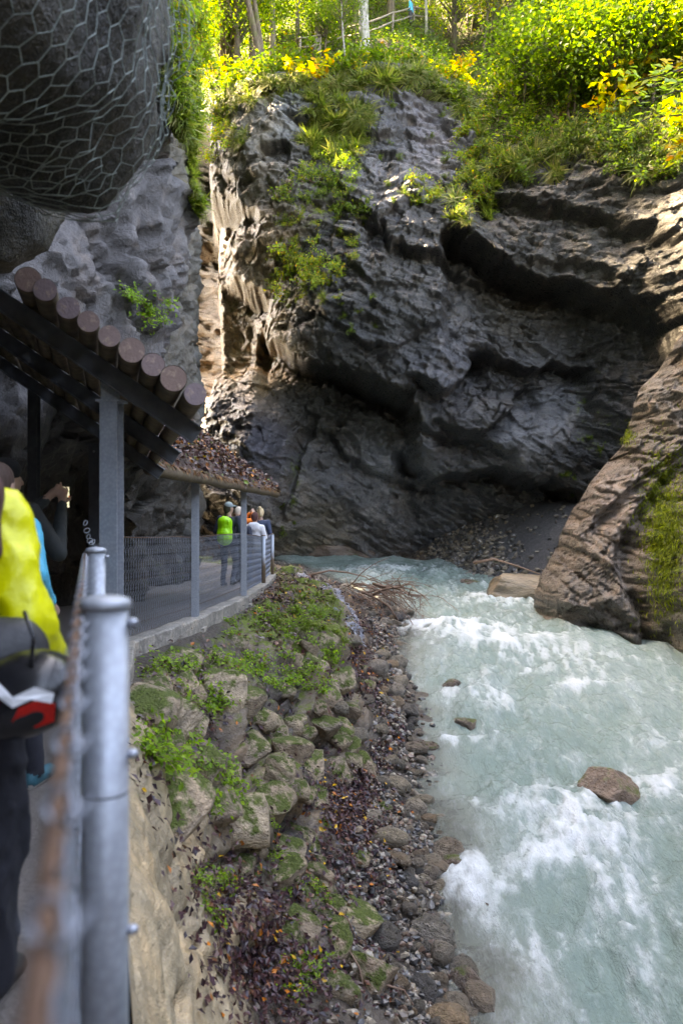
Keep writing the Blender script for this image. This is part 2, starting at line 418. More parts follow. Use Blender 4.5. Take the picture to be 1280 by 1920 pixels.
# the slot on the left and the buttress that closes it below
D += edge(q, [(438,385),(431,450),(431,528),(496,563),(488,600),(491,640),(530,690)], 1.7, None, True, w=34, fade=26)*(1-sstep(690, 760, q[:, 1]+.62*(q[:, 0]-430)))
D += edge(q, [(548,700),(545,800),(540,930)], 1.1, 1.2, True, w=8)*0
D -= 1.5*np.exp(-((q[:, 0]-470)/75)**2-((q[:, 1]-840)/120)**2)
D += edge(q, [(590,780),(560,860),(535,960)], .8, .5, True, w=10)
D += 6*sstep(-6.1, -7.6, X)*sstep(2.5, 4.5, Z)                      # the cleft opens to the sky further left
# bedding, blocks and grain
bn = np.array([.42, .25, .9]); bn /= np.linalg.norm(bn)
P3 = np.c_[X, Y0, Z]
warp = fbm(P3*.22, 3, 31)
b = P3 @ bn+warp*1.6
lay = lambda s, seed: (lambda f, i: _hash(i, i*0+np.uint32(3), i*0, seed)*(1-sstep(.75, 1, f))+_hash(i+np.uint32(1), i*0+np.uint32(3), i*0, seed)*sstep(.75, 1, f))((b/s) % 1, np.floor(b/s+1000).astype(np.uint32))
D *= 1.25
D += (lay(1.05, 1)-.5)*(.6+.5*fbm(P3*.3, 2, 3))+(lay(.33, 2)-.5)*.2
F1, F2, rid, tl = worley(np.c_[(X*.9-Z*.35)*.42, Y0*.2, (Z*.9+X*.4)*.55]+fbm(P3*.5, 3, 41)[:, None]*.35, 4)
blk = sstep(-1, 6, Z)*.55+.25
D += ((rid-.5)*.6+tl*.42)*blk
F1, F2, rid, tl = worley(np.c_[(X*.9-Z*.4)*1.3, Y0*.5, (Z*.9+X*.4)*1.9]+fbm(P3*1.2, 3, 42)[:, None]*.12, 8)
D += ((rid-.5)*.16+tl*.15)*(.35+blk)
F1, F2, rid, tl = worley(np.c_[(X*.9-Z*.4)*2.6, Y0*.8, (Z*.9+X*.4)*3.6], 9)
D += ((rid-.5)*.07+tl*.08)*(.3+blk)
Pb = np.c_[X*.9-Z*.38, Y0*0, Z*.92+X*.4]
D += .16*crk(Pb, (.22, 1, 1.25), 43, .05)*(.5+.5*blk)+.06*crk(Pb, (.4, 1, 1.9), 44, .05)+.13*crk(Pb, (.9, 1, .32), 45, .045)*blk+.03*crk(Pb, (1.6, 1, 1.1), 46, .05)
D += -fbm(P3*np.array([.35, .35, .3]), 4, 51, .5)*.7-fbm(P3*1.7, 3, 52, .5)*.09-fbm(P3*np.array([4.4, 4, 7.]), 3, 53, .6)*.022
# running flutes on the lower, water-worn part
low = (1-sstep(-.5, 5, Z))
D += low*(.19*fbm(np.c_[(X*.5-Z*.6)*.9, Y0*0, (Z+X*.62)*4.2], 4, 61, .6, True)+.14*fbm(np.c_[X*.5, Y0*0, (Z+X*.7)*1.5], 3, 62))
over = np.maximum(0, Z-(zt-.6-.8)); D += .35*over**1.4; edgew = sstep(.0, 1.2, zt-.6-Z); D = D*(.35+.65*edgew)
WV = np.c_[X, Y0+D, Z]
WN = -grid_normals(WV, NU, NV); WN *= np.sign(-WN[:, 1:2]*np.sign(np.median(WN[:, 1]))*-1) if False else 1
if np.median(WN[:, 1]) > 0: WN = -WN
# rock colours blended between places; sun's glow added to the slot tan, dimmed above
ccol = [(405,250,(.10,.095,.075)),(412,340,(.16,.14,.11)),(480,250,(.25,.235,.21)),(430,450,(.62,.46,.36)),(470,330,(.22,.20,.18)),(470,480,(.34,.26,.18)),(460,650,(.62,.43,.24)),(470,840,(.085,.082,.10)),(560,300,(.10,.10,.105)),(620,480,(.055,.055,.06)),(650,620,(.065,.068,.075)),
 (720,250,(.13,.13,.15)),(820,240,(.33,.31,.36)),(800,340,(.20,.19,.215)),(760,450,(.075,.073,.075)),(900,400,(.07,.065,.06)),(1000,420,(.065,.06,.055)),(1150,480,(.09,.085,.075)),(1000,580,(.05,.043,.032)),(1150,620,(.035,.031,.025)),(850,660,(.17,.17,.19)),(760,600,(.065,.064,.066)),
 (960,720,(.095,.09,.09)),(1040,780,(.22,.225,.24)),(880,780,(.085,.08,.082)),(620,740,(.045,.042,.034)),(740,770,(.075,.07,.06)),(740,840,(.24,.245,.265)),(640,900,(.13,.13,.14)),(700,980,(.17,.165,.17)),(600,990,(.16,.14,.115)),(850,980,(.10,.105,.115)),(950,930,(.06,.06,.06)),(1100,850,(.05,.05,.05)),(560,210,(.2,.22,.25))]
q0 = np.stack([640+F*X/Y0, 960-F*Z/Y0], 1)
wsum = np.zeros(len(X)); col = np.zeros((len(X), 3))
qj = q0+np.stack([fbm(P3*.5, 3, 71)*50, fbm(P3*.5, 3, 72)*50], 1)
for px, py, cc in ccol:
    ww = 1/(((qj[:, 0]-px)**2+(qj[:, 1]-py)**2)/60**2+.15)**2; wsum += ww; col += ww[:, None]*np.array(cc)
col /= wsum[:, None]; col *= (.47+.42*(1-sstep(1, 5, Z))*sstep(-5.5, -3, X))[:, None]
moss = np.full(len(X), -.25)
for px, py, rx, ry, a in ((620,340,90,90,.45),(560,500,70,90,.35),(640,200,80,40,.5),(900,330,60,60,.4),(1100,300,220,40,.45),(550,880,30,90,.4),(1110,800,40,90,.3),(830,900,60,60,.25),(470,180,90,30,.5),(1180,780,50,60,.3),(640,930,60,80,.05)):
    moss += (a+.25)*np.exp(-((q0[:, 0]-px)/rx)**2-((q0[:, 1]-py)/ry)**2)
M_WALL = rock_mat('gorge_rock', bed=((.35, .35, 1.9), (0, math.radians(-24), 0)), wet=.3, bumpk=1.5)
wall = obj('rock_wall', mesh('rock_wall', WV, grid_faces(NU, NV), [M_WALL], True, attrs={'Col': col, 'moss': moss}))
tag(wall, 'tall dark layered rock wall with overhanging slabs rising from the far side of the river', 'rock wall', kind='structure')
WQ = proj(WV)

# ------------------------------------------------------------------ forested hillside above the wall
NH, NS = 300, 150
hx = np.linspace(-30, 30, NH); hs = np.r_[-1.6, -.8, np.linspace(-.3, 46, NS-2)]
HX = np.repeat(hx, NS); HS = np.tile(hs, NH)
hY = base_Y(np.c_[np.clip(HX, -26, 13), top_z(HX)])
hY = hY+7*sstep(-6.1, -7.6, HX)
slope = math.radians(41)
HN = fbm(np.c_[HX*.28, HS*.28, HS*0], 4, 81)*.9*np.clip(HS*.4, 0, 1)+fbm(np.c_[HX*1.2, HS*1.2, HS*0], 3, 82)*.2
HZ = top_z(HX)-.35+HS*math.sin(slope)+HN*.75+.25*np.clip(HS, 0, 1)
HYv = hY+.15+HS*math.cos(slope)-HN*.5
tuck = HS < -.35; HYv = np.where(tuck, hY+1.6, HYv); HZ = np.where(tuck, top_z(HX)-1.2+HS*.3, HZ)
HV = np.c_[HX, HYv, HZ]
t = NT('forest_floor'); v = t.pos()
c = t.ramp(t.noise(v, 1.3, 6, .65), [(.3, (.035, .024, .013)), (.48, (.06, .05, .02)), (.6, (.06, .085, .015)), (.75, (.11, .12, .02))])
t.set(col=c, rough=.95, normal=t.bump(t.noise(v, 9, 4), .12))
M_FLOOR = t.m
hill = obj('hillside', mesh('hillside', HV, grid_faces(NH, NS), [M_FLOOR]))
tag(hill, 'steep sunlit forest slope above the dark rock wall', 'hillside', kind='structure')
HNn = np.tile(np.array([[0, -math.sin(slope), math.cos(slope)]]), (len(HV), 1))
HQ = proj(HV)
def hill_pt(px, py):
    i = np.argmin((HQ[:, 0]-px)**2+(HQ[:, 1]-py)**2); return HV[i]

# ------------------------------------------------------------------ left cliff: a plan line raised into a wall
plan = np.array([(1.2, -14), (-1.6, -8), (-2.9, -2), (-3.5, 1.5), (-3.75, 4), (-3.9, 7), (-4.5, 9.2), (-4.7, 10.2), (-3.1, 12.0), (-2.78, 12.8), (-3.2, 14.2), (-4.05, 15.3), (-3.25, 16.9), (-2.92, 17.6), (-3.0, 18.6), (-3.35, 19.6), (-4.2, 22), (-5.6, 26), (-7.0, 30), (-9.5, 32.5), (-12, 36.5), (-14.5, 41), (-19, 47.5), (-30, 61)], float)
sl_len = np.r_[0, np.cumsum(np.linalg.norm(np.diff(plan, axis=0), axis=1))]
NLu, NLv = 520, 300
su = np.interp(np.linspace(0, 1, NLu), [0, .22, .75, 1], [0, 16.2, 36, sl_len[-1]])
lx = np.interp(su, sl_len, plan[:, 0]); ly = np.interp(su, sl_len, plan[:, 1])
k = np.ones(7)/7
for _ in range(2): lx[3:-3] = np.convolve(lx, k, 'valid'); ly[3:-3] = np.convolve(ly, k, 'valid')
tn = np.stack([np.gradient(lx), np.gradient(ly)], 1); tn /= np.linalg.norm(tn, axis=1, keepdims=True); pn = np.stack([tn[:, 1], -tn[:, 0]], 1)
lz = np.r_[np.linspace(-2.6, 12.5, 250)[:-1], np.linspace(12.5, 35, NLv-249)]
LX = np.repeat(lx, NLv); LY = np.repeat(ly, NLv); LZ = np.tile(lz, NLu); LN = np.repeat(pn, NLv, 0); LU = np.repeat(su, NLv)
L3 = np.c_[LX, LY, LZ]
Dl = fbm(L3*.35, 4, 101)*.38-.5*sstep(15.5, 17, LY)*(1-sstep(20, 22, LY))*sstep(.6, 2, LZ)+fbm(L3*1.3, 5, 102, .58)*.06+fbm(L3*4, 4, 103, .6)*.03
F1, F2, rid, tl = worley(np.c_[LU*.6+LZ*.12, LU*0, LZ*.34]+fbm(L3*.5, 3, 104)[:, None]*.22, 19)
Dl += ((rid-.5)*.45+tl*.6)*(1-.55*sstep(12.5, 15, LY))-.10*(1-sstep(0, .04, F2-F1))
F1, F2, rid, tl = worley(np.c_[LU*1.9+LZ*.3, LU*0, LZ*1.2]+fbm(L3*1.2, 3, 105)[:, None]*.16, 15)
rough = np.clip(.1+fbm(L3*.4, 2, 106), 0, 1)
Dl += ((rid-.5)*.2+tl*.3)*(.25+rough)*(1-.6*sstep(12.5, 15, LY))
L2 = np.c_[LU, LU*0, LZ]
F1, F2, rid, tl = worley(np.c_[LU*2.9+LZ*.5, LU*0, LZ*1.9-LU*.3], 16)
Dl += ((rid-.5)*.12+tl*.15)*(.35+.65*np.clip(.5+1.5*fbm(L3*.5, 2, 117), 0, 1))*(1-.4*sstep(14, 15, LY))
F1, F2, rid, tl = worley(np.c_[LU*6, LU*0, LZ*4.5], 17)
Dl += (rid-.5)*.03+tl*.05
Dl -= .12*crk(L2, (.9, 1, .25), 111, .05)+.12*crk(L2, (.35, 1, .8), 112, .05)+.04*crk(L2, (1.7, 1, 1.4), 113, .05)+.025*fbm(L3*np.array([7, 7, 3.]), 3, 114, .6)
Dl -= .75*(1-sstep(.2, 1.3, LZ))*sstep(9, 11.5, LY)*(1-sstep(18.5, 20.5, LY))     # undercut above the path
Dl -= .35*(1-sstep(-.3, .9, LZ))*(1-sstep(9, 11, LY))
Dl += .45*sstep(1.9, 3.2, LZ)*(1-sstep(8.0, 9.5, LY))+.10*np.maximum(LZ-8, 0)*(LY < 14)*.3
Dl -= .10*np.maximum(LZ-7, 0)*sstep(12, 16, LY)*.3
LV = np.c_[LX+LN[:, 0]*Dl, LY+LN[:, 1]*Dl, LZ]
lq = proj(np.c_[LV[:, 0], np.maximum(LV[:, 1], .5), LV[:, 2]])
lcol = np.tile(np.array([[.11, .10, .09]]), (len(LV), 1))
def blend(col, w, c): return col*(1-w[:, None])+w[:, None]*np.array(c)
lcol = blend(lcol, 1-sstep(8.6, 9.8, LY), (.032, .029, .024))  # shade under the log roof put into the cliff colour
lcol = blend(lcol, sstep(14.8, 15.6, LY)*(1-sstep(18, 19, LY)), (.085, .072, .056))
lcol = blend(lcol, sstep(9.5, 10.5, LY)*(1-sstep(12.9, 14, LY)), (.118, .104, .102))
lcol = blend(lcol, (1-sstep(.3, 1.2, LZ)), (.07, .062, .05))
lcol = blend(lcol, sstep(17.8, 18.6, LY), (.065, .06, .05))
lmoss = -.2+.75*sstep(6.3, 9, LZ)*sstep(13, 15, LY)*(.6+fbm(L3*.5, 2, 107))+.35*sstep(17.8, 18.5, LY)*sstep(1, 3, LZ)+.5*(1-sstep(-1.2, -.6, LZ))*sstep(13, 15, LY)
M_CLIFF = rock_mat('cliff_rock', bed=((.8, .8, .45), (0, 0, 0)), wet=.45, bumpk=1.8, sc=1.8)
Mg = grid_faces(NLu, NLv)
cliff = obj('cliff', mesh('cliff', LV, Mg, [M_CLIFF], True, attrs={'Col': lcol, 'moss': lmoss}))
tag(cliff, 'pale grey stepped cliff on the footpath side of the gorge', 'cliff', kind='structure')
LNn = np.c_[LN, np.full(len(LN), .15)]
# ground on top of the left cliff
tv = LV.reshape(NLu, NLv, 3)[:, -1]
TV = np.concatenate([tv[:, None]+np.array([[[-k_*6., 0, k_*2.4+(-.6 if k_ == 0 else 0)]]])+np.random.default_rng(3).normal(0, .3, (NLu, 1, 3))*(k_ > 0) for k_ in range(6)], 1).reshape(-1, 3)
hl = obj('clifftop', mesh('clifftop', TV, grid_faces(NLu, 6), [M_FLOOR])); tag(hl, 'wooded ground on top of the grey cliff', 'clifftop', kind='structure')

# ------------------------------------------------------------------ right rock buttress
sil = np.array([(1500,430),(1345,545),(1290,605),(1235,700),(1200,800),(1150,870),(1092,950),(1062,1010),(1042,1060),(1030,1110),(1012,1180),(1008,1230)], float)
rzs = (960-sil[:, 1])/F*20.5; rxs = (sil[:, 0]-640)/F*22.3
NRx, NRz = 330, 330
rs = np.linspace(0, 1, NRx)**1.5*9.; rz = np.linspace(-4.6, 9.2, NRz)
RS = np.repeat(rs, NRz); RZ = np.tile(rz, NRx)
xs = np.interp(-RZ, -rzs[::-1][::-1], rxs) if False else np.interp(RZ, rzs[::-1], rxs[::-1])
xs = xs+.25*fbm(np.c_[RZ*.9, RZ*0, RZ*0], 3, 201)
RX = xs+RS
r3 = np.c_[RX, RS, RZ]
RY = 23.5-4.2*np.sqrt(np.clip(RS/1.6, 0, 1))-1.05*np.maximum(RS-1.0, 0)-.25*np.maximum(RS-2.2, 0)**1.6
# the big cleft running down the middle and the mossy right hand buttress in front of it
cl = np.interp(RZ, [-4, -2.6, -1.2, .2, 1.5, 4, 8], [1.75, 1.75, 1.05, 1.1, 1.2, 2.2, 3])
RY += 1.1*np.exp(-((RS-cl)/.22)**2)-1.4*sstep(.1, .6, RS-cl-.15)*(1-sstep(-1.0, 1.5, RZ))
cl2 = np.interp(RZ, [-1, .3, 1.6, 3, 5, 8], [.35, .55, .95, .75, .9, 1.2])
RY += .8*np.exp(-((RS-cl2)/.14)**2)*sstep(-1.2, 0, RZ)
rb = RZ*.75+RX*.55
R3 = np.c_[RX, RY, RZ]
RD = fbm(r3*.6, 4, 202)*.6+fbm(r3*2.2, 4, 203, .6, True)*.2+fbm(r3*6, 3, 207, .6)*.05
RD += (fbm(np.c_[rb*5, (RX-RZ)*.9, RY*.3], 4, 204, .6, True)*.13+fbm(np.c_[rb*1.8, (RX-RZ)*.4, RY*.2], 3, 205)*.22)
F1, F2, rid, tl = worley(np.c_[rb*1.3, (RX-RZ)*.7, RY*.2]+fbm(r3, 3, 206)[:, None]*.4, 24)
RD += (rid-.5)*.28-.08*(1-sstep(0, .05, F2-F1))
Rb = np.c_[rb, RX*0, RX-RZ]
F1, F2, rid, tl = worley(np.c_[rb*2.4, (RX-RZ)*1.5, RY*.4], 27)
RD += (rid-.5)*.12+tl*.16
RD -= .13*crk(Rb, (1.0, 1, .35), 211, .05)+.08*crk(Rb, (2.6, 1, .8), 212, .07)+.1*crk(Rb, (.5, 1, 1.1), 213, .05)
RV = np.c_[RX-.25*RD, RY-RD, RZ]
rcol = np.tile(np.array([[.155, .122, .096]]), (len(RV), 1))
rq = proj(RV)
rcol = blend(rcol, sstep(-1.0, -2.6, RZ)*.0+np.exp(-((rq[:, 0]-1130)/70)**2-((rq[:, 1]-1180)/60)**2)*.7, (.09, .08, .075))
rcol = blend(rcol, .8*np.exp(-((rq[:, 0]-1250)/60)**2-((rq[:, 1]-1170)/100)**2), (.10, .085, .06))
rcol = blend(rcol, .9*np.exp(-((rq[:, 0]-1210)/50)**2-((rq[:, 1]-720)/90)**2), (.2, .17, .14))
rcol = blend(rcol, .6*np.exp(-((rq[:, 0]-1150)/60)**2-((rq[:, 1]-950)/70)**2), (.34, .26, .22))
rmoss = -.3+1.05*np.exp(-((rq[:, 0]-1250)/45)**2-((rq[:, 1]-1010)/120)**2)+.8*np.exp(-((rq[:, 0]-1175)/18)**2-((rq[:, 1]-815)/25)**2)+.5*np.exp(-((rq[:, 0]-1240)/60)**2-((rq[:, 1]-1160)/70)**2)
M_RROCK = rock_mat('buttress_rock', bed=((.9, .6, 4.5), (0, math.radians(-38), 0)), wet=.3, bumpk=1.5, sc=1.6)
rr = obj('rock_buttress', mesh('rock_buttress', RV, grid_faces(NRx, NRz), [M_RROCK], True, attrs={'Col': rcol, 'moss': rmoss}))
tag(rr, 'brown ribbed rock buttress with hanging moss standing in the river', 'rock', kind='structure')
RNn = grid_normals(RV, NRx, NRz); RNn *= -np.sign(np.median(RNn[:, 1]))

# ------------------------------------------------------------------ the gorge goes on to the right of and behind the camera
gp = np.array([(13.2, 17.5), (11.6, 13), (11.2, 8), (11.8, 2), (11, -5), (11.5, -14), (8, -20), (3.5, -23), (1.2, -15)], float)  # unseen walls, added to cut skylight on the near left side
gs = np.r_[0, np.cumsum(np.linalg.norm(np.diff(gp, axis=0), axis=1))]; gu = np.linspace(0, gs[-1], 130); gzz = np.linspace(-5.5, 8.5, 90)
g2x = np.interp(gu, gs, gp[:, 0]); g2y = np.interp(gu, gs, gp[:, 1]); g3 = np.c_[np.repeat(g2x, 90), np.repeat(g2y, 90), np.tile(gzz, 130)]
gd = fbm(g3*.3, 4, 251)*1.3+fbm(g3*1.2, 4, 252, .6, True)*.3
gv = g3+np.c_[gd*.9, gd*.4, gd*0]+np.c_[np.maximum(g3[:, 2]-4, 0)*.12, g3[:, 2]*0, g3[:, 2]*0]
go = obj('gorge_wall', mesh('gorge_wall', gv, grid_faces(130, 90), [M_RROCK], True, attrs={'Col': np.tile([[.13, .115, .10]], (len(gv), 1)), 'moss': np.full(len(gv), .0)})); tag(go, 'unseen rock wall of the gorge downstream of the camera, added to cut skylight', 'rock wall', kind='structure')

# ------------------------------------------------------------------ river
rows = 460; cols = 300
wy = 3.2*np.exp(np.linspace(0, math.log(47/3.2), rows)); wu = np.linspace(0, 1, cols)
WX = (shore_x(wy)-1.3)[:, None]+wu[None]*((right_x(wy)+1.8)-(shore_x(wy)-1.3))[:, None]
WX = WX.ravel(); WYr = np.repeat(wy, cols)
w0 = water_z(WYr)
# flow runs towards the camera and slightly right: crests across it
W3 = np.c_[WX, WYr, w0*0]
fl = np.c_[WX*1.25-WYr*.12, WYr*.7+WX*.12, w0*0]
wav = fbm(fl*.8+fbm(fl*.5, 2, 300)[:, None]*.7, 4, 301, .55)*.22+fbm(fl*np.array([2.6, 2.0, 1]), 4, 302, .6, True)*.075+fbm(fl*7, 3, 303, .6)*.026
foam = np.zeros(len(WX)); hump = np.zeros(len(WX))
spots = [(850,1178,120,14,1.1),(930,1200,90,14,.9),(985,1225,80,14,.8),(1010,1255,70,10,.6),(790,1172,40,10,.7),(960,1130,70,10,.7),(700,1068,60,7,.9),(760,1064,50,6,.7),(900,1090,50,8,.4),(880,1120,60,9,.4),
 (1085,1535,60,45,1.25),(1120,1590,90,40,.6),(1235,1480,60,28,1.0),(1180,1520,70,40,.6),(1270,1400,60,20,.6),(940,1520,70,30,.75),(890,1505,40,20,.6),(1020,1615,60,35,.9),(1090,1640,60,40,.5),(860,1385,60,12,.8),(915,1310,50,12,.6),(960,1330,50,12,.5),(1090,1290,40,10,.7),(1050,1290,60,12,.5),
 (920,1690,50,40,.8),(860,1660,40,40,.8),(1180,1630,50,50,.6),(1150,1690,60,50,.5),(880,1620,40,30,.5),(1000,1790,60,50,.45),(1230,1750,80,60,.35),(1100,1760,70,40,.3),(1010,1480,50,25,.5),(840,1300,22,10,.7),(1040,1425,60,18,.35),(900,1830,70,60,.3),(1120,1850,90,50,.3),(1025,1195,40,10,.6),(1180,1235,60,7,.45)]
wq = np.stack([640+F*WX/WYr, 960-F*w0/WYr], 1)
for px, py, rx, ry, a in spots:
    g = np.exp(-((wq[:, 0]-px)/rx)**2-((wq[:, 1]-py)/ry)**2); foam += a*g; hump += a*np.exp(-((wq[:, 0]-px)/rx)**2-((wq[:, 1]-py-ry*.2)/(ry*1.2))**2)*.10
strk = fbm(np.c_[WX*2.8-WYr*.5, WYr*.75+WX*.2, w0*0]+fbm(W3*1.1, 3, 310)[:, None]*.9, 5, 311, .62)
strk2 = fbm(np.c_[WX*7.5-WYr*1.2, WYr*1.7+WX*.4, w0*0]+fbm(W3*2.5, 3, 312)[:, None]*1.2, 4, 313, .52)
sdist = WX-shore_x(WYr)-.35*fbm(W3*1.2, 3, 320)
shallow = 1-sstep(-.1, 1.35, sdist)
calm = 1-.75*shallow
fm = foam*(.52+.8*strk+.75*strk2)+(.42+.2*(1-sstep(7, 11, WYr)))*np.clip(.1+strk*.8+strk2*.8, 0, 1)*calm+wav*.9*calm
wz = w0+(wav*calm+hump*(.7+.3*strk2+.4*strk)+.02*strk2*np.minimum(foam, 1))
RV_W = np.c_[WX, WYr, wz]
t = NT('river_water'); v = t.pos()
fo = t.attr('foam', True); sh = t.attr('shallow', True)
vm = t.mapping(v, (1.3, .42, 1), (0, 0, math.radians(9)))
n1 = t.noise(vm, 9, 6, .7, .4); n2 = t.noise(vm, 34, 5, .7, .3)
fk = t.math('ADD', fo, t.math('ADD', t.math('MULTIPLY', t.math('SUBTRACT', n1, .5), .75), t.math('MULTIPLY', t.math('SUBTRACT', n2, .5), .45)))
fkr = t.ramp(fk, [(.04, 0), (.34, .3), (.68, .75), (1.0, 1)])
wc = t.mix(t.noise(v, .5, 4), (.20, .29, .255), (.32, .405, .36))
wc = t.mix(t.math('MULTIPLY', sh, .8), wc, (.33, .31, .26))
c = t.mix(fkr, wc, (.80, .84, .85))
h = t.math('ADD', t.math('MULTIPLY', n1, .7), t.math('MULTIPLY', n2, .35))
t.set(col=c, rough=t.mix(fkr, .09, .7), normal=t.bump(h, .13, .9), ior=1.33, spec=.5)
tb = t.n('ShaderNodeBsdfTransparent'); tb.inputs[0].default_value = (.75, .8, .76, 1)
mx = t.n('ShaderNodeMixShader'); t.l(t.math('MULTIPLY', t.ramp(sh, [(.55, 0), (1, .6)]), t.math('SUBTRACT', 1., fkr), True), mx.inputs[0])
t.l(t.b.outputs[0], mx.inputs[1]); t.l(tb.outputs[0], mx.inputs[2]); t.l(mx.outputs[0], t.out.inputs[0])
river = obj('river', mesh('river', RV_W, grid_faces(rows, cols), [t.m], True, attrs={'foam': fm, 'shallow': shallow}))
tag(river, 'milky turquoise mountain river foaming over rocks', 'river', kind='structure')

# ------------------------------------------------------------------ river bank below the path
sec = {-4: [(.3,-1.4),(.6,-2.2),(.9,-3.4),(1.0,-4.6),(1.4,-4.9),(2.0,-5.2),(5,-6)],
 1.5: [(-.36,-1.36),(-.25,-1.7),(.0,-2.9),(.2,-3.8),(.5,-4.3),(.95,-4.8),(4,-5.8)],
 4: [(-1.13,-1.36),(-1.0,-1.62),(-.72,-2.7),(-.45,-3.5),(.2,-4.05),(.95,-4.56),(3.5,-5.4)],
 6: [(-1.62,-1.38),(-1.4,-1.62),(-.98,-2.5),(-.62,-3.4),(.2,-3.95),(.96,-4.36),(3.5,-5.2)],
 8: [(-2.06,-1.43),(-1.55,-1.65),(-.95,-2.35),(-.35,-3.25),(.3,-3.8),(1.0,-4.24),(3.5,-5)],
 11: [(-1.72,-1.5),(-1.15,-1.75),(-.3,-2.15),(.1,-3.15),(.5,-3.6),(1.07,-4.03),(3.5,-4.8)],
 14: [(-1.52,-1.53),(-.95,-1.7),(-.1,-2.05),(.35,-2.95),(.7,-3.35),(1.05,-3.76),(3.5,-4.5)],
 18: [(-1.58,-1.66),(-.9,-1.82),(-.2,-2.05),(.35,-2.6),(.8,-2.95),(1.25,-3.28),(3.5,-3.9)],
 22: [(-1.8,-1.76),(-1.2,-1.88),(-.6,-2.05),(.2,-2.4),(1,-2.65),(1.76,-2.92),(3.5,-3.6)],
 27: [(-4.2,-1.8),(-3.0,-1.85),(-1.8,-1.95),(-1.1,-2.2),(-.4,-2.45),(.3,-2.7),(2,-3.3)],
 34: [(-11.5,-1.8),(-9,-1.85),(-6,-1.9),(-4.5,-2.0),(-3,-2.15),(-2,-2.3),(0,-3.)]}
sd = np.array(sorted(sec)); sa = np.array([sec[k_] for k_ in sd], float)       # (nd, 7, 2)
NBu, NBv = 420, 210
by = np.r_[np.linspace(-4, 3, 30)[:-1], np.linspace(3, 34, NBu-29)]; bv = np.linspace(0, 6, NBv)
def bank_sec(y, vpar):
    xs_ = np.stack([np.interp(y, sd, sa[:, j, 0]) for j in range(7)], -1); zs_ = np.stack([np.interp(y, sd, sa[:, j, 1]) for j in range(7)], -1)
    j = np.clip(vpar.astype(int), 0, 5); f = (vpar-j); r = np.arange(len(y))
    return xs_[r, j]*(1-f)+xs_[r, j+1]*f, zs_[r, j]*(1-f)+zs_[r, j+1]*f
BYv = np.repeat(by, NBv); BVv = np.tile(bv, NBu)
BX, BZ = bank_sec(BYv, BVv)
B3 = np.c_[BX, BYv, BZ]
BN = grid_normals(B3, NBu, NBv); BN *= np.sign(np.median(BN[:, 2]))
F1, F2, rid, tl = worley(np.c_[BX*1.5, BYv*1.25, BZ*1.7]+fbm(B3*.9, 3, 401)[:, None]*.5, 34)
steep = np.exp(-((BVv-2.1)/1.0)**2)
inner = sstep(0, .5, BVv)
BD = inner*(fbm(B3*.8, 4, 402)*.14+steep*((rid-.5)*.42-.2*(1-sstep(0, .16, F2-F1)))+fbm(B3*2.6, 4, 403, .6, True)*.06+fbm(B3*9, 3, 404, .6)*.02)
near = 1-sstep(5.2, 7, BYv)
BD = BD*(1-near*sstep(0, .2, BVv)*.65)+near*inner*(.05*fbm(np.c_[BX*2, BYv*.6, BZ*1.2], 4, 405, .6, True))
BV3 = B3+BN*BD[:, None]
bcol = np.tile(np.array([[.042, .031, .024]]), (len(B3), 1))  # dark soil, deepened so the gaps between stones look shaded
bcol = blend(bcol, sstep(.3, .8, BVv)*(1-sstep(3.2, 3.6, BVv))*.7*np.clip(rid*1.6-.3, 0, 1), (.23, .165, .11))
bcol = blend(bcol, near*(1-sstep(2.6, 3.1, BVv)), (.36, .275, .175))
BD = BD-near*inner*(.05*crk(B3, (1.2, .8, 1.), 406, .05)+.03*crk(B3, (3, 1.5, 2.), 407, .06))
BV3 = B3+BN*BD[:, None]
bcol = blend(bcol, sstep(3.3, 4, BVv), (.07, .053, .04))
bmoss = -.22+.46*inner*(1-sstep(2.6, 3.4, BVv))*(1-near*.9)+.35*sstep(10, 13, BYv)*(1-sstep(1.6, 2.4, BVv))
M_BANK = rock_mat('bank_rock', bed=((1.5, .5, 1.5), (0, 0, .3)), wet=.5, sc=2., bumpk=1.)
bank = obj('river_bank', mesh('river_bank', BV3, grid_faces(NBu, NBv), [M_BANK], True, attrs={'Col': bcol, 'moss': bmoss}))
tag(bank, 'mossy rubble bank dropping from the footpath to the river', 'river bank', kind='structure')
BNn = grid_normals(BV3, NBu, NBv); BNn *= np.sign(np.median(BNn[:, 2]))
BQ = proj(np.c_[BV3[:, 0], np.maximum(BV3[:, 1], .2), BV3[:, 2]])
def bank_pt(px, py):
    """the bank point seen at a photo pixel (the nearest of those that project there)"""
    d2 = (BQ[:, 0]-px)**2+(BQ[:, 1]-py)**2+(BV3[:, 1] < 1)*1e6
    c_ = np.where(d2 < 10**2)[0]
    i = c_[np.argmin(BV3[c_, 1])] if len(c_) else int(np.argmin(d2))
    return BV3[i], BNn[i]

# ------------------------------------------------------------------ footpath, kerb
py_ = np.r_[np.linspace(-6, 34, 160)]
pv = np.linspace(0, 1, 14)
fx = fence_x(py_)+.06
inx = np.interp(py_, [-6, 0, 4, 9, 10.2, 12, 14, 15.3, 17.6, 20, 24, 28, 34], [-2.5, -3.9, -4.3, -5.2, -5.6, -4.4, -4.6, -5, -4.3, -4.6, -6, -8, -14])
PXv = (fx[:, None]+(inx-fx)[:, None]*pv[None]).ravel(); PYv = np.repeat(py_, 14)
PZv = path_z(PYv)+.02*fbm(np.c_[PXv*2, PYv*2, PXv*0], 3, 501)
t = NT('path_gravel'); v = t.pos()
n = t.noise(v, 55, 5, .7); n2 = t.noise(v, 3, 4)
c = t.mix(n2, t.ramp(n, [(.3, (.10, .085, .075)), (.6, (.22, .19, .175)), (.8, (.32, .29, .27))]), (.17, .145, .13))
t.set(col=c, rough=.85, normal=t.bump(n, .02))
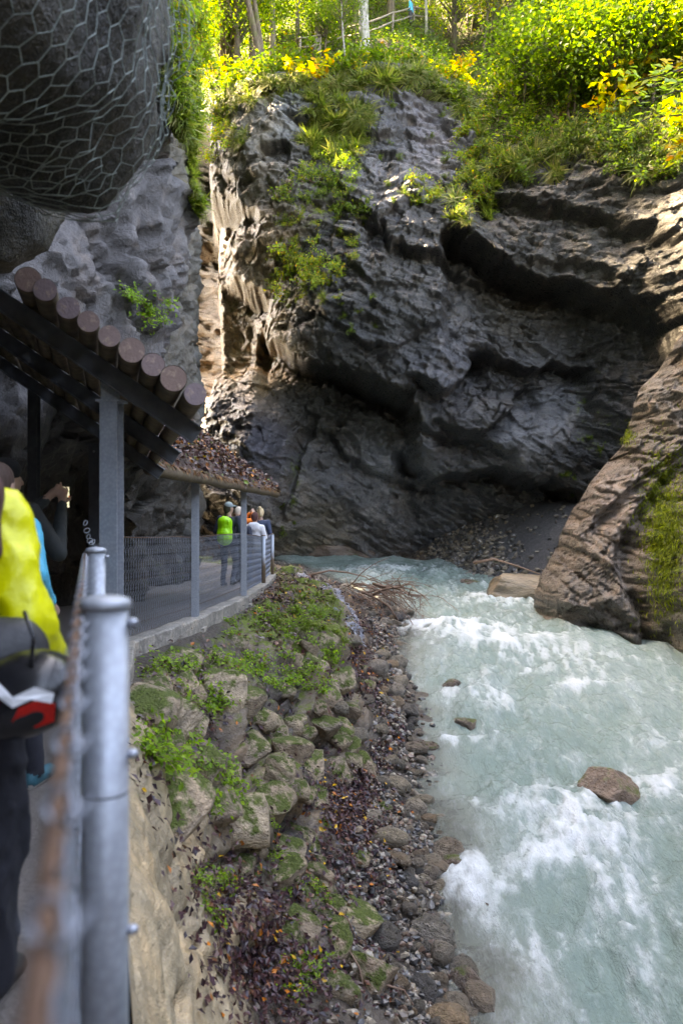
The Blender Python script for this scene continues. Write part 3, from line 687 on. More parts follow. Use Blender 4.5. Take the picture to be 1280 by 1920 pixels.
pth = obj('footpath', mesh('footpath', np.c_[PXv, PYv, PZv], grid_faces(len(py_), 14), [t.m])); tag(pth, 'gravel footpath between the railing and the cliff', 'footpath', kind='structure')
M_CONC = rock_mat('old_concrete', col=(.26, .235, .205), wet=.7, moss=True, sc=2.5, bumpk=.35)
# kerb: a concrete edge that carries the railing
ky = np.linspace(5.6, 24, 130); kx = fence_x(ky); kz = path_z(ky)
tg = np.stack([np.gradient(kx), np.gradient(ky)], 1); tg /= np.linalg.norm(tg, axis=1, keepdims=True); kn = np.stack([tg[:, 1], -tg[:, 0]], 1)
prof = [(-.10, -.05), (-.10, .055), (-.085, .07), (.085, .07), (.10, .055), (.11, -.45)]
KV = np.stack([np.stack([kx+kn[:, 0]*(o_+.02*fbm(np.c_[ky*3, ky*0+j, ky*0], 2, 5)), ky+kn[:, 1]*o_, kz+h_+.012*fbm(np.c_[ky*4, ky*0+j*2, ky*0], 2, 6)], 1) for j, (o_, h_) in enumerate(prof)], 1).reshape(-1, 3)
kb = obj('kerb', mesh('kerb', KV, grid_faces(len(ky), len(prof)), [M_CONC], False, attrs={'moss': np.full(len(KV), -.05)})); tag(kb, 'weathered concrete kerb under the railing', 'kerb', kind='structure')

# ------------------------------------------------------------------ gravel fan at the foot of the wall
gx = np.linspace(1.5, 11, 130); gy = np.linspace(26.5, 39, 130)
GX = np.repeat(gx, 130); GY = np.tile(gy, 130)
G3 = np.c_[GX, GY, GX*0]
GZ = -3.4+1.15*sstep(3.2, 5.2, GX+.15*(GY-34))+2.6*sstep(4.6, 9.2, GX+.28*(GY-33))+.10*(GY-33)+fbm(G3*.7, 4, 601)*.18+fbm(G3*4, 3, 602)*.06
GV = np.c_[GX, GY, GZ]
t = NT('gravel_fan'); v = t.pos()
n = t.noise(v, 14, 6, .7)
t.set(col=t.ramp(n, [(.3, (.045, .043, .045)), (.55, (.11, .105, .105)), (.75, (.2, .19, .175))]), rough=.8, normal=t.bump(n, .08))
gf = obj('gravel_fan', mesh('gravel_fan', GV, grid_faces(130, 130), [t.m])); tag(gf, 'dark gravel fan sloping up into the undercut of the wall', 'gravel fan', kind='structure')
# ================================================================== materials for built things
t = NT('galvanised_steel'); v = t.pos(True)
n1 = t.noise(v, 14, 4, .6); vo = t.n('ShaderNodeTexVoronoi'); vo.inputs['Scale'].default_value = 60; t.l(v, vo.inputs['Vector'])
c = t.mix(n1, (.25, .275, .315), (.40, .425, .46)); c = t.mix(.35, c, t.ramp(vo.outputs['Distance'], [(0, .7), (.8, .35)]), 'OVERLAY')
c = t.mix(t.ramp(t.noise(v, 5, 5, .7), [(.62, 0), (.78, .5)]), c, (.28, .22, .17))
t.set(col=c, rough=t.ramp(n1, [(.3, .38), (.7, .58)]), metal=.4); M_GALV = t.m
M_WIRE = plain('fence_wire', (.27, .29, .33), .45, .6, .2, 30)
M_DARKSTEEL = plain('painted_steel', (.10, .105, .115), .5, .3, .3, 12)
M_NET = plain('netting_wire', (.25, .29, .26), .55, .3, .35, 8)
M_ERODE = plain('grey_net', (.24, .25, .29), .6, .2, .25, 8)
M_RUST = plain('rusty_wire', (.13, .07, .045), .8, .2, .5, 40, .002)
M_BARK = plain('log_bark', (.12, .085, .05), .85, 0, .5, 14, .01)
t = NT('cut_log_end'); v = t.pos(True); sp = t.n('ShaderNodeSeparateXYZ'); t.l(t.mapping(v, (1, 0, 1)), sp.inputs[0])
r = t.n('ShaderNodeVectorMath', operation='LENGTH'); t.l(t.mapping(v, (1, 0, 1)), r.inputs[0])
ring = t.n('ShaderNodeMath', operation='SINE'); t.l(t.math('ADD', t.math('MULTIPLY', r.outputs['Value'], 900), t.math('MULTIPLY', t.noise(v, 30, 3), 5)), ring.inputs[0])
oi = t.n('ShaderNodeObjectInfo')
c = t.mix(t.math('MULTIPLY', t.math('ADD', ring.outputs[0], 1), .5), (.17, .10, .08), (.25, .155, .12))
c = t.mix(t.ramp(oi.outputs['Random'], [(0, 0), (1, .7)]), c, (.21, .16, .18))
c = t.mix(t.ramp(t.noise(v, 22, 4, .7), [(.55, 0), (.7, .6)]), c, (.5, .36, .25))
t.set(col=c, rough=.7, normal=t.bump(t.noise(v, 60, 3), .004)); M_CUT = t.m
M_WOOD = plain('grey_wood', (.24, .20, .16), .8, 0, .35, 9, .004)
M_TRUNK = NT('tree_bark'); t = M_TRUNK; v = t.pos(); nb = t.noise(t.mapping(v, (9, 9, 2.2)), 1, 5, .65)
c = t.mix(1., t.attr('Col'), t.ramp(nb, [(.3, .45), (.7, 1.4)]), 'MULTIPLY'); c = t.mix(t.ramp(t.noise(v, 1.7, 4), [(.52, 0), (.66, .75)]), c, (.09, .11, .02))
t.set(col=c, rough=.9, normal=t.bump(nb, .05)); M_TRUNK = t.m

# ================================================================== overhang with wire netting, top left
def noise_grid(pts, *a, **k): return fbm(pts.reshape(-1, 3), *a, **k).reshape(pts.shape[:-1])
def sd_rbox(p, c, half, r):
    q = np.abs(p-np.array(c))-np.array(half)+r
    return np.linalg.norm(np.maximum(q, 0), axis=-1)+np.minimum(q.max(-1), 0)-r
def smin(a, b, k): h = np.clip(.5+.5*(b-a)/k, 0, 1); return b*(1-h)+a*h-k*h*(1-h)
def overhang_sdf(p):
    w_ = noise_grid(p*.9, 3, 701)[..., None]*.18
    pp = p+w_
    a = sd_rbox(pp, (-2.45, 2.95, 3.6), (1.68, .62, 2.28), .35)
    b_ = sd_rbox(pp+noise_grid(p*1.1, 3, 705)[..., None]*.3, (-3.95, .2, 4.4), (1.85, 6.0, 2.6), .25)  # runs on behind the camera as unseen tunnel rock, added to block skylight
    d = smin(smin(a, b_, .4), sd_rbox(pp, (-2.5, 3.6, 1.9), (.6, .5, .6), .2), .3)
    return d-noise_grid(p*np.array([1.8, 1.8, .9]), 4, 702, .6)*.22-noise_grid(p*5, 3, 703)*.06
h = .085
ax_ = [np.arange(a, b_, h) for a, b_ in ((-5.6, -.4), (-6.4, 7.0), (.7, 6.9))]
G = np.stack(np.meshgrid(*ax_, indexing='ij'), -1)
V_, F_ = surface_nets(overhang_sdf(G).astype(np.float32), (ax_[0][0], ax_[1][0], ax_[2][0]), h)
M_OVER = rock_mat('overhang_rock', col=(.034, .029, .018), bed=((5, 5, .9), (0, 0, 0)), wet=.6, sc=2.6, bumpk=2.2)
oh = obj('rock_overhang', mesh('rock_overhang', V_, F_, [M_OVER], True, attrs={'moss': np.full(len(V_), .12)}))
tag(oh, 'dark mossy rock overhang above the footpath covered in hexagonal wire netting', 'rock', kind='structure')
# hexagonal netting stretched over it: project a hex lattice from an inner axis
Cn = np.array([-2.3, 3.1, 2.6])
def net_surface(az_, el_, off, Cn=Cn):
    d = np.stack([np.cos(el_)*np.sin(az_), -np.cos(el_)*np.cos(az_), np.sin(el_)], -1); tt_ = np.full(len(az_), .35)
    for _ in range(26):
        s = overhang_sdf((Cn+d*tt_[:, None]))
        tt_ = tt_+np.clip(-s*.8, -.3, .3)
    sag = .01+.16*np.clip(fbm(np.c_[az_*3, el_*3, az_*0], 2, 710), 0, 1)
    return Cn+d*(tt_+off+sag)[:, None]
hw, hh = .047, .066
edges_a = []; edges_b = []
for r_ in range(-17, 20):
    for c_ in range(-34, 42):
        x0 = c_*hw+(r_ % 2)*hw/2; y0 = r_*hh*.75
        # three edges of each hexagon cell (flat zig-zag rows plus uprights)
        A0 = (x0-hw/2, y0-hh*.14); B0 = (x0, y0+hh*.14); C0 = (x0+hw/2, y0-hh*.14)
        D0 = (x0, y0+hh*.61)
        edges_a += [A0, B0, B0]; edges_b += [B0, C0, D0]
ea = np.array(edges_a); eb = np.array(edges_b)
rel = np.random.default_rng(5)
def bend(e): return np.stack([e[:, 0]+.018*np.sin(e[:, 1]*9+e[:, 0]*4), e[:, 1]+.02*np.sin(e[:, 0]*7)-.05+.05*np.sin(e[:, 0]*2.2+1)], 1)
ea, eb = bend(ea), bend(eb)
Pa = net_surface(ea[:, 0]+.45, ea[:, 1]-.25, .02); Pb = net_surface(eb[:, 0]+.45, eb[:, 1]-.25, .02)
ok = (np.linalg.norm(Pa-Pb, axis=1) < .35) & (Pa[:, 2] > .95)
C2 = np.array([-2.35, 3.75, 1.8])
Qa = net_surface(ea[:, 0]+.35, ea[:, 1]-.1, .02, C2); Qb = net_surface(eb[:, 0]+.35, eb[:, 1]-.1, .02, C2)
ok2 = (np.linalg.norm(Qa-Qb, axis=1) < .16) & (Qa[:, 2] < 1.32)
NVv, NFf = wires(np.r_[Pa[ok], Qa[ok2]], np.r_[Pb[ok], Qb[ok2]], .0023)
net = obj('wire_netting', mesh('wire_netting', NVv, NFf, [M_NET]))
tag(net, 'hexagonal grey wire netting stretched over the dark overhang', 'netting')
mb = MB(); q1 = net_surface(np.linspace(-.5, 1.15, 30), np.interp(np.linspace(-.5, 1.15, 30), [-.5, .3, 1.15], [-.42, -.42, .05]), .06)
mb.tube([tuple(p) for p in q1], .008, 6)
cb = mb.build('rope', [M_NET], net, True)

# ================================================================== log shelter over the path
def dirv(a, b_): a = Vector(a); b_ = Vector(b_); return (b_-a).normalized()
sh = empty('log_shelter', (-1.33, 4.5, -1.3)); tag(sh, 'shelter of round logs laid on sloping steel beams over the footpath', 'shelter')
def local(o, p): return Vector(p)-o.location
e0 = Vector((-.745, 4.12, .60)); e8 = Vector((-1.62, 4.12, 1.205))          # centres of the first and ninth log ends
step = (e8-e0)/8; run = Vector((-1.125, 3.83, -.1))                         # logs follow the railing
r_log = .064
lm = None
for k_ in range(26):
    c0 = e0+step*k_; rr_ = r_log*random.uniform(.84, 1.06)
    if k_ > 8: c0 = c0+run*.27  # logs past the ninth are hidden, added to keep daylight out
    c0 = c0+Vector((0, random.uniform(-.05, .05), random.uniform(-.006, .006)))
    mb = MB(); n = 20; L = run.length*(1 if k_ < 9 else .73)
    P_ = [Vector((random.uniform(-.006, .006), L*i/7, random.uniform(-.004, .004))) for i in range(8)]; P_[0] = Vector((0, 0, 0))
    V_, F_ = tube_geo([(p.x, p.y, p.z) for p in P_], [rr_*(1+.03*math.sin(i*2.1+k_)) for i in range(8)], n)
    mb.add(V_, F_[:-2], 0); mb.add(V_, [F_[-1]], 0)
    lg = mb.build('log', [M_BARK], sh, True); lg.location = local(sh, c0); lg.rotation_euler = run.to_track_quat('Y', 'Z').to_euler()
    mc = MB(); mc.lathe([(rr_*.985, 0), (rr_*.97, .004)], n=24); ce = mc.build('cut_end', [M_CUT], lg, False)
    ce.rotation_euler = (PI/2, random.uniform(0, 6), 0); ce.location = (0, .001, 0)
# steel beams under the logs
sd_ = step.normalized(); perp = Vector((sd_.z, 0, -sd_.x)) if sd_.z > 0 else Vector((-sd_.z, 0, sd_.x))
if perp.z > 0: perp = -perp
for yy, dz in ((4.42, 0.), (5.75, -.03), (7.3, -.08)):
    off = run*((yy-4.12)/run.y)
    a = e0+off-sd_*.13+perp*(r_log+.055); b_ = e0+off+sd_*3.1+perp*(r_log+.055)
    mb = MB(); L = (b_-a).length; R = Matrix.Rotation(0, 3, 'X')
    xa = (b_-a).normalized(); ya = Vector((0, 1, 0)); za = xa.cross(ya); R = Matrix((xa, ya, za)).transposed()
    mid = (a+b_)/2
    mb.box((0, 0, 0), (L, .007, .094), R); mb.box(R @ Vector((0, .0, .05)), (L, .07, .008), R); mb.box(R @ Vector((0, .0, -.05)), (L, .07, .008), R)
    bm_ = mb.build('beam', [M_DARKSTEEL], sh); bm_.location = local(sh, mid)
def hcol(mb, x, y, z0, z1, b_=.10, d_=.10, m=0):
    h_ = z1-z0; zc = (z0+z1)/2
    mb.box((x, y-d_/2, zc), (b_, .009, h_), None, m); mb.box((x, y+d_/2, zc), (b_, .009, h_), None, m); mb.box((x, y, zc), (.008, d_-.009, h_), None, m)
def column(parent, x, y, z0, z1, foot=None, bw=.10, name='column', mat=None, rot=0):
    mb = MB(); hcol(mb, 0, 0, 0, z1-z0, bw, bw); mb.box((0, 0, z1-z0+.006), (.14, .13, .012)); mb.box((0, 0, .007), (.15, .15, .014))
    o = mb.build(name, [mat or M_GALV], parent); o.location = local(parent, (x, y, z0)); o.rotation_euler = (0, 0, rot)
    if foot:
        mf = MB(); mf.box((0, 0, -.17), (foot, foot, .34)); f_ = mf.build('footing', [M_CONC], o)
    mh = MB(); mh.tube([(0, -.058, z1-z0-.06), (0, -.05, z1-z0-.06)], .012, 6); mh.build('bolt', [M_GALV], o)
    return o
c1 = column(sh, -1.29, 4.5, path_z(4.5), .615, rot=-.08)
mb = MB(); mb.box((0, 0, .075), (.10, .02, .14)); mb.tube([(0, -.012, .145), (0, .012, .145)], .05, 14); o = mb.build('bracket', [M_GALV], sh); o.location = local(sh, (-1.29, 4.47, .61))
c1b = column(sh, -2.28, 7.45, path_z(7.4), .62, mat=M_DARKSTEEL, rot=-.1)
column(sh, -3.55, 4.6, path_z(4.5)+.0, 2.3, mat=M_DARKSTEEL)

# ------------------------------------------------------------------ second shelter with a leaf covered roof
ls = empty('leaf_shelter', (-1.86, 10.2, -1.4)); tag(ls, 'further shelter on steel posts, its roof buried under brown fallen leaves', 'shelter')
ea_ = Vector((-1.86, 7.75, .47)); eb_ = Vector((-1.26, 15.5, .40)); upv = Vector((-.80, .05, .60))
NA, NBB = 90, 34
ua = np.linspace(0, 1, NA); ub = np.linspace(0, 2.2, NBB)
RP = np.array(ea_)[None, None]+ua[:, None, None]*np.array(eb_-ea_)[None, None]+ub[None, :, None]*np.array(upv)[None, None]
rn = np.array((eb_-ea_).cross(upv).normalized());  rn = rn*np.sign(rn[2])
RPf = RP.reshape(-1, 3); lift = .07+.06*fbm(RPf*1.5, 4, 801)+.03*fbm(RPf*7, 3, 802)
taper = sstep(0, .12, np.tile(ub, NA))
RT = RPf+rn[None]*(lift*(.35+.65*taper))[:, None]
mb_v = np.concatenate([RT, RPf-rn[None]*.03]); n_ = NA*NBB
gf_ = grid_faces(NA, NBB); bf = gf_[:, ::-1]+n_
e1 = np.arange(NA-1)*NBB; side = np.stack([e1, e1+NBB, e1+NBB+n_, e1+n_], 1); e2 = np.arange(NBB-1)+(NA-1)*NBB; side2 = np.stack([e2, e2+1, e2+1+n_, e2+n_], 1); e3 = np.arange(NBB-1); side3 = np.stack([e3+1, e3, e3+n_, e3+1+n_], 1)
t = NT('humus'); v = t.pos(); nn_ = t.noise(v, 18, 5, .7); t.set(col=t.ramp(nn_, [(.3, (.02, .012, .012)), (.55, (.06, .03, .022)), (.75, (.14, .065, .03))]), rough=.7, normal=t.bump(nn_, .04)); M_HUMUS = t.m
me = mesh('roof', mb_v, np.concatenate([gf_, bf, side, side2, side3]), [M_HUMUS]); rf = obj('roof', me, ls); rf.matrix_parent_inverse = Matrix.Translation(-ls.location)
mb = MB(); mb.tube([tuple(ea_+(eb_-ea_)*k_/10+Vector((.0, 0, -.05+.008*math.sin(k_*3)))) for k_ in range(11)], [.065+.006*math.sin(k_*2) for k_ in range(11)], 12); o = mb.build('eave_log', [M_BARK], ls, True); o.matrix_parent_inverse = Matrix.Translation(-ls.location)
for k_ in range(1, 6):
    mb = MB(); mb.tube([tuple(ea_+upv*(.36*k_)+Vector((0, 0, -.05))), tuple(eb_+upv*(.36*k_)+Vector((0, 0, -.05)))], .06, 10); o = mb.build('log', [M_BARK], ls, True); o.matrix_parent_inverse = Matrix.Translation(-ls.location)
rg = np.random.default_rng(11)
i_ = rg.choice(n_, 5200); V_, F_ = leaves_geo(RT[i_]+rg.normal(0, .03, (5200, 3))+rn*.02, np.tile(rn, (5200, 1)), rg.uniform(.05, .10, 5200), rg, 0, .7, .55)
o = obj('fallen_leaves', mesh('fallen_leaves', V_, F_, [M_LITTER], False, attrs={'Col': leaf_cols(5200, [(6, (.07, .028, .026)), (4, (.10, .045, .04)), (3, (.035, .02, .022)), (1.2, (.26, .09, .03)), (.6, (.5, .16, .015)), (.25, (.6, .38, .02)), (.9, (.17, .13, .12)), (.25, (.14, .2, .03))], rg)}), ls); o['kind'] = 'stuff'; o.matrix_parent_inverse = Matrix.Translation(-ls.location)
# rusty needle fringe along the eave
nfr = 2600; uf = rg.uniform(0, 1, nfr); Pf = np.array(ea_)+uf[:, None]*np.array(eb_-ea_)+rg.normal(0, .012, (nfr, 3))+np.array([.03, 0, .03])
V_, F_ = leaves_geo(Pf, np.tile([[.9, -.3, .2]], (nfr, 1)), rg.uniform(.04, .11, nfr), rg, 0, .14, .4, np.tile([[.35, 0, -.9]], (nfr, 1)))
o = obj('needle_fringe', mesh('needle_fringe', V_, F_, [M_LITTER], False, attrs={'Col': leaf_cols(nfr, [(3, (.16, .065, .025)), (3, (.09, .04, .02)), (1, (.32, .15, .04)), (1, (.07, .07, .02))], rg)}), ls); o['kind'] = 'stuff'; o.matrix_parent_inverse = Matrix.Translation(-ls.location)
for (x, y, zt_) in ((-1.86, 10.2, .40), (-1.59, 13.05, .38)):
    c_ = column(ls, x, y, path_z(y)-.07, zt_, .26, .085)
    mb = MB(); a = Vector((x+.12, y, zt_+.0)); b_ = a+upv*2.3; xa = (b_-a).normalized(); za = xa.cross(Vector((0, 1, 0))); R = Matrix((xa, Vector((0, 1, 0)), za)).transposed()
    mb.box((0, 0, 0), ((b_-a).length, .06, .09), R); o = mb.build('beam', [M_DARKSTEEL], ls); o.location = local(ls, (a+b_)/2)
for tt_ in (.14, .55, .78, .93):
    p = ea_+(eb_-ea_)*tt_; mb = MB(); mb.box((0, 0, 0), (.34, .08, .05), Matrix.Rotation(math.radians(37), 3, 'Y')); o = mb.build('bracket', [M_DARKSTEEL], ls); o.location = local(ls, p+Vector((-.14, 0, .0)))
column(ls, -3.3, 8.6, path_z(8.6), 1.45, mat=M_DARKSTEEL)

# ================================================================== railing along the path
rl = empty('railing', (-.395, 1.34, -1.3)); tag(rl, 'galvanised steel railing with chain link mesh along the footpath edge', 'railing')
def post(x, y, z0, z1, r, mat, detail=False, name='post'):
    mb = MB(); n = 28 if detail else 16
    mb.lathe([(r, 0), (r, z1-z0-.012)], n=n)
    o = mb.build(name, [mat], rl, True); o.location = local(rl, (x, y, z0)); o.data.polygons.foreach_set('use_smooth', [len(p.vertices) == 4 for p in o.data.polygons])
    mc = MB(); mc.lathe([(r*1.02, -.012), (r*1.12, -.010), (r*1.13, -.002), (r*1.06, .004), (r*.7, .009), (r*.2, .011)], n=n); cp_ = mc.build('cap', [mat], o, True); cp_.location = (0, 0, z1-z0)
    if detail:
        ms = MB(); ms.lathe([(r*1.0, 0), (r*1.012, .001), (r*1.012, .003), (r*1.0, .004)], n=n); s_ = ms.build('seam', [M_DARKSTEEL], o, True); s_.location = (0, 0, -.47-z0)
        for zz in (-.185, -.405, -.70):
            mh = MB(); mh.tube([(r*.6, .0, 0), (r+.016, .004, 0)], .0045, 8); mh.lathe([(.009, -.006), (.011, -.003), (.011, .003), (.006, .007)], (r+.006, .003, 0), 8); b_ = mh.build('bolt', [M_WIRE], o, True); b_.location = (0, 0, zz-z0)
    return o
t = NT('weathered_post'); v = t.pos(True); sp = t.n('ShaderNodeSeparateXYZ'); t.l(v, sp.inputs[0])
nz = t.math('ADD', sp.outputs[2], t.math('MULTIPLY', t.noise(v, 14, 4), .5))
c = t.mix(t.ramp(nz, [(.75, 1), (1.05, 0)]), (.34, .38, .43), (.19, .13, .085)); t.set(col=c, rough=.6, metal=.3); M_POSTW = t.m
post(-.395, 1.34, -1.35, -.150, .038, M_GALV, True); post(-1.01, 3.3, -1.35, -.155, .038, M_GALV, True)
for y in (17.2, 20.4): post(float(fence_x(y)), y, float(path_z(y))-.1, float(path_z(y))+1.1, .042, M_POSTW)
post(-1.93, 21.2, -1.75, -.5, .04, M_POSTW); post(-2.5, 23.4, -1.75, -.55, .04, M_POSTW); post(.13, -.55, -1.4, -.15, .038, M_GALV)
# chain link: zig-zag wires woven along the railing, on the path side of the posts
fy = np.linspace(-.6, 20.4, 1500); fxx = fence_x(fy)
seg = np.r_[0, np.cumsum(np.hypot(np.diff(fy), np.diff(fxx)))]
def along(s): return np.interp(s, seg, fxx), np.interp(s, seg, fy)
def top_of(y): return np.interp(y, [-1, 3.5, 7.9, 10.2, 13, 17.2, 20.4], [-.165, -.178, -.24, -.315, -.34, -.52, -.575])
def bot_of(y): return path_z(y)+.09
cell = .068; nrow = 17
s_all = np.arange(0, seg[-1]-cell, cell)
A_ = []; B_ = []
for j in range(nrow):
    for d_ in (0, 1):
        s0 = s_all+(cell/2 if (j+d_) % 2 else 0); s1 = s_all+(cell/2 if (j+1+d_) % 2 else 0)
        for (ss, lst, jj) in ((s0, A_, j), (s1, B_, j+1)):
            x, y = along(ss); zt_, zb_ = top_of(y), bot_of(y); z = zt_+(zb_-zt_)*jj/nrow
            wob = .01*fbm(np.c_[ss*.9, z*2, z*0], 2, 901)
            lst.append(np.c_[x-.05+wob+(.002 if d_ else -.002), y, z])
A_ = np.concatenate(A_); B_ = np.concatenate(B_)
V_, F_ = wires(A_, B_, .0027); V_ = V_-np.array(rl.location)
o = obj('chain_link_mesh', mesh('chain_link_mesh', V_, F_, [M_WIRE]), rl)
# twisted rusty tension wire on top, with the mesh knuckles hooked over it
s_ = np.linspace(.1, seg[-1], 420); x, y = along(s_); z = top_of(y)-.012*np.sin(np.clip((s_ % 2.1)/2.1, 0, 1)*PI)
mb = MB(); mb.tube(np.c_[x-.05, y, z]-np.array(rl.location), .0068, 6); mb.build('top_wire', [M_RUST], rl, True)
kn_s = s_all[::2][:60]; x, y = along(kn_s); z = top_of(y)
KA = []; KB = []
for a0 in np.arange(6)/6*2*PI:
    a1 = a0+2*PI/6
    for (aa, lst) in ((a0, KA), (a1, KB)):
        lst.append(np.c_[x-.05+.011*np.cos(aa), y+.008*np.sin(aa)+.004*aa, z+.011*np.sin(aa)])
V_, F_ = wires(np.concatenate(KA), np.concatenate(KB), .0021, 5); obj('knuckles', mesh('knuckles', V_-np.array(rl.location), F_, [M_WIRE]), rl)['kind'] = 'stuff'
for hgt in (.45, .9):
    x, y = along(s_); z = top_of(y)-hgt; mb = MB(); mb.tube(np.c_[x-.052, y, z]-np.array(rl.location), .0022, 4); mb.build('line_wire', [M_RUST], rl, True)
# chain loop hanging at the first shelter post
ch = MB()
for k_ in range(7):
    a = Vector((-1.40-.03*k_, 4.38+.12*k_, -.06-.02*k_-.05*math.sin(k_*.5))); ring_ = [a+Vector((.010*math.cos(q_), .02*math.cos(q_)*(k_ % 2)+.012*math.sin(q_), .014*math.sin(q_))) for q_ in np.linspace(0, 2*PI, 9)]
    ch.tube(ring_, .003, 5)
o = ch.build('chain', [M_GALV]); tag(o, 'short galvanised chain hooked to the shelter post', 'chain')
# wooden edge board and stake beside the near post
mb = MB(); mb.box((0, 0, 0), (.02, .9, .35), Matrix.Rotation(.31, 3, 'Z')); o = mb.build('edge_board', [M_WOOD]); o.location = (-1.55, 5.6, -1.55); tag(o, 'weathered wooden board edging the path behind the near post', 'board')
# ================================================================== stones
def stone_mesh(name, seed, mat, sub=3, blocky=.5, cuts=7, rough=.07):
    import bmesh
    bm = bmesh.new(); bmesh.ops.create_icosphere(bm, subdivisions=sub, radius=1); rg_ = np.random.default_rng(seed)
    P = np.array([v.co[:] for v in bm.verts]); Fc = np.array([[v.index for v in f.verts] for f in bm.faces]); bm.free()
    m = np.abs(P).max(1, keepdims=True); P = P*(1-blocky)+P/m*.8*blocky
    for _ in range(cuts):
        n = rg_.normal(0, 1, 3); n /= np.linalg.norm(n); dd = rg_.uniform(.55, .85); s = P @ n-dd; P = P-np.where(s > 0, s*.98, 0)[:, None]*n
    P = P*(1+rough*fbm(P*1.6+seed*7.1, 4, seed)[:, None]+.03*fbm(P*6+seed, 3, seed+1)[:, None])
    P = P/np.abs(P).max(0)
    me = mesh(name, P, Fc, [mat], True, attrs={'moss': np.full(len(P), -.05, np.float32)})
    return me
def rock_obj_mat(name, cols, wet, moss=-.1):
    """stones: colour picked per stone"""
    t = NT(name); v = t.pos(True); oi = t.n('ShaderNodeObjectInfo')
    base = t.ramp(oi.outputs['Random'], [(k/(len(cols)-1), c) for k, c in enumerate(cols)])
    wp = t.n('ShaderNodeVectorMath', operation='ADD'); t.l(v, wp.inputs[0]); sc_ = t.n('ShaderNodeVectorMath', operation='SCALE'); t.l(oi.outputs['Location'], sc_.inputs[0]); sc_.inputs['Scale'].default_value = 3.; t.l(sc_.outputs[0], wp.inputs[1]); v = wp.outputs[0]
    n2 = t.noise(v, 2.2, 5, .65); n3 = t.noise(v, 9, 3, .6)
    c = t.mix(1., base, t.ramp(n2, [(.3, .5), (.5, 1), (.72, 1.5)]), 'MULTIPLY')
    nrm = t.n('ShaderNodeNewGeometry').outputs['Normal']; sp = t.n('ShaderNodeSeparateXYZ'); t.l(nrm, sp.inputs[0])
    mk = t.ramp(t.math('ADD', t.math('MULTIPLY', sp.outputs[2], .25), t.math('ADD', t.math('MULTIPLY', t.noise(v, 1.3, 4, .7), 1.1), moss)), [(.55, 0), (.68, 1)])
    c = t.mix(mk, c, t.mix(n3, (.04, .06, .01), (.12, .15, .025)))
    t.set(col=c, rough=t.mix(mk, t.ramp(n2, [(.3, wet), (.7, wet+.3)]), .95), normal=t.bump(t.math('ADD', n2, t.math('MULTIPLY', n3, .4)), .12))
    return t.m
M_BLOCK = rock_obj_mat('bank_stone', [(.42, .30, .20), (.27, .195, .14), (.44, .33, .22), (.19, .145, .11)], .42, -.1)
M_COB = rock_obj_mat('cobble', [(.12, .105, .09), (.26, .205, .145), (.06, .058, .06), (.30, .24, .18), (.16, .13, .105), (.26, .17, .10)], .2, -.35)
M_WET = rock_obj_mat('wet_boulder', [(.15, .105, .08), (.16, .115, .09)], .12, -.22)
M_TAN = rock_obj_mat('tan_slab', [(.27, .20, .13), (.26, .19, .125)], .3, -.25)
M_BRN = rock_obj_mat('brown_boulder', [(.21, .135, .095), (.19, .125, .09)], .12, -.22)
BLK = [stone_mesh('bank_stone', 40+k, M_BLOCK, 3, .8, 13, .07) for k in range(7)]
COB = [stone_mesh('cobble', 60+k, M_COB, 2, .25, 6, .06) for k in range(8)]
BIG = [stone_mesh('boulder', 80+k, M_WET, 4, .3, 6, .12) for k in range(4)]
def put(name, me, loc, size, rot, parent=None):
    o = bpy.data.objects.new(name, me); C.objects.link(o); o.location = loc; o.scale = size; o.rotation_euler = rot
    if parent: o.parent = parent
    return o
rg = np.random.default_rng(21); random.seed(21)
# blocks set in the steep face of the bank: (pixel, size in metres)
blocks = [(215+0,0,0)]*0+[(300,1270,.38),(345,1235,.42),(420,1230,.36),(480,1225,.34),(310,1330,.34),(430,1290,.34),(470,1310,.36),(505,1345,.40),(545,1290,.34),(590,1230,.40),(375,1350,.42),(400,1405,.36),(480,1400,.46),(520,1440,.42),(560,1400,.46),(600,1360,.40),(640,1370,.5),(600,1440,.46),(440,1450,.36),(390,1470,.4),
 (460,1530,.38),(520,1520,.40),(540,1580,.46),(480,1600,.40),(600,1500,.44),(580,1560,.4),(640,1450,.42),(650,1260,.4),(690,1280,.42),(700,1240,.36),(660,1320,.4),(560,1190,.34),(520,1200,.3),(455,1200,.28),(400,1250,.3),(360,1290,.32),(280,1330,.36),
 (610,1650,.38),(625,1700,.34),(590,1690,.36),(570,1740,.42),(600,1620,.3),(540,1640,.34),(670,1600,.3),(640,1770,.42),(680,1720,.32),(690,1810,.4),(720,1500,.3),(630,1840,.4),(330,1500,.5),(560,1250,.34),(625,1300,.44),(610,1200,.3),(640,1210,.32),(330,1400,.3),(420,1490,.34),(500,1480,.3),(670,1400,.4),(690,1440,.36),(570,1470,.34),(545,1350,.36)]
for (px, py, sz) in blocks:
    for extra in range(2):
        p, n = bank_pt(px+(rg.normal(0, 16) if extra else 0), py+(rg.normal(0, 16) if extra else 0)); s = sz*(.68 if not extra else rg.uniform(.22, .4))
        if p[1] < 4.6: continue
        o = put('stone', BLK[rg.integers(7)], tuple(p-n*s*.25), tuple(np.array([s*rg.uniform(.7, 1.0), s*rg.uniform(.75, 1.2), s*rg.uniform(.45, .75)])*(rg.choice([.8, 1, 1.45], p=[.4, .4, .2]))), (rg.normal(0, .3), rg.normal(.35, .25), rg.uniform(-.5, .5)), bank)
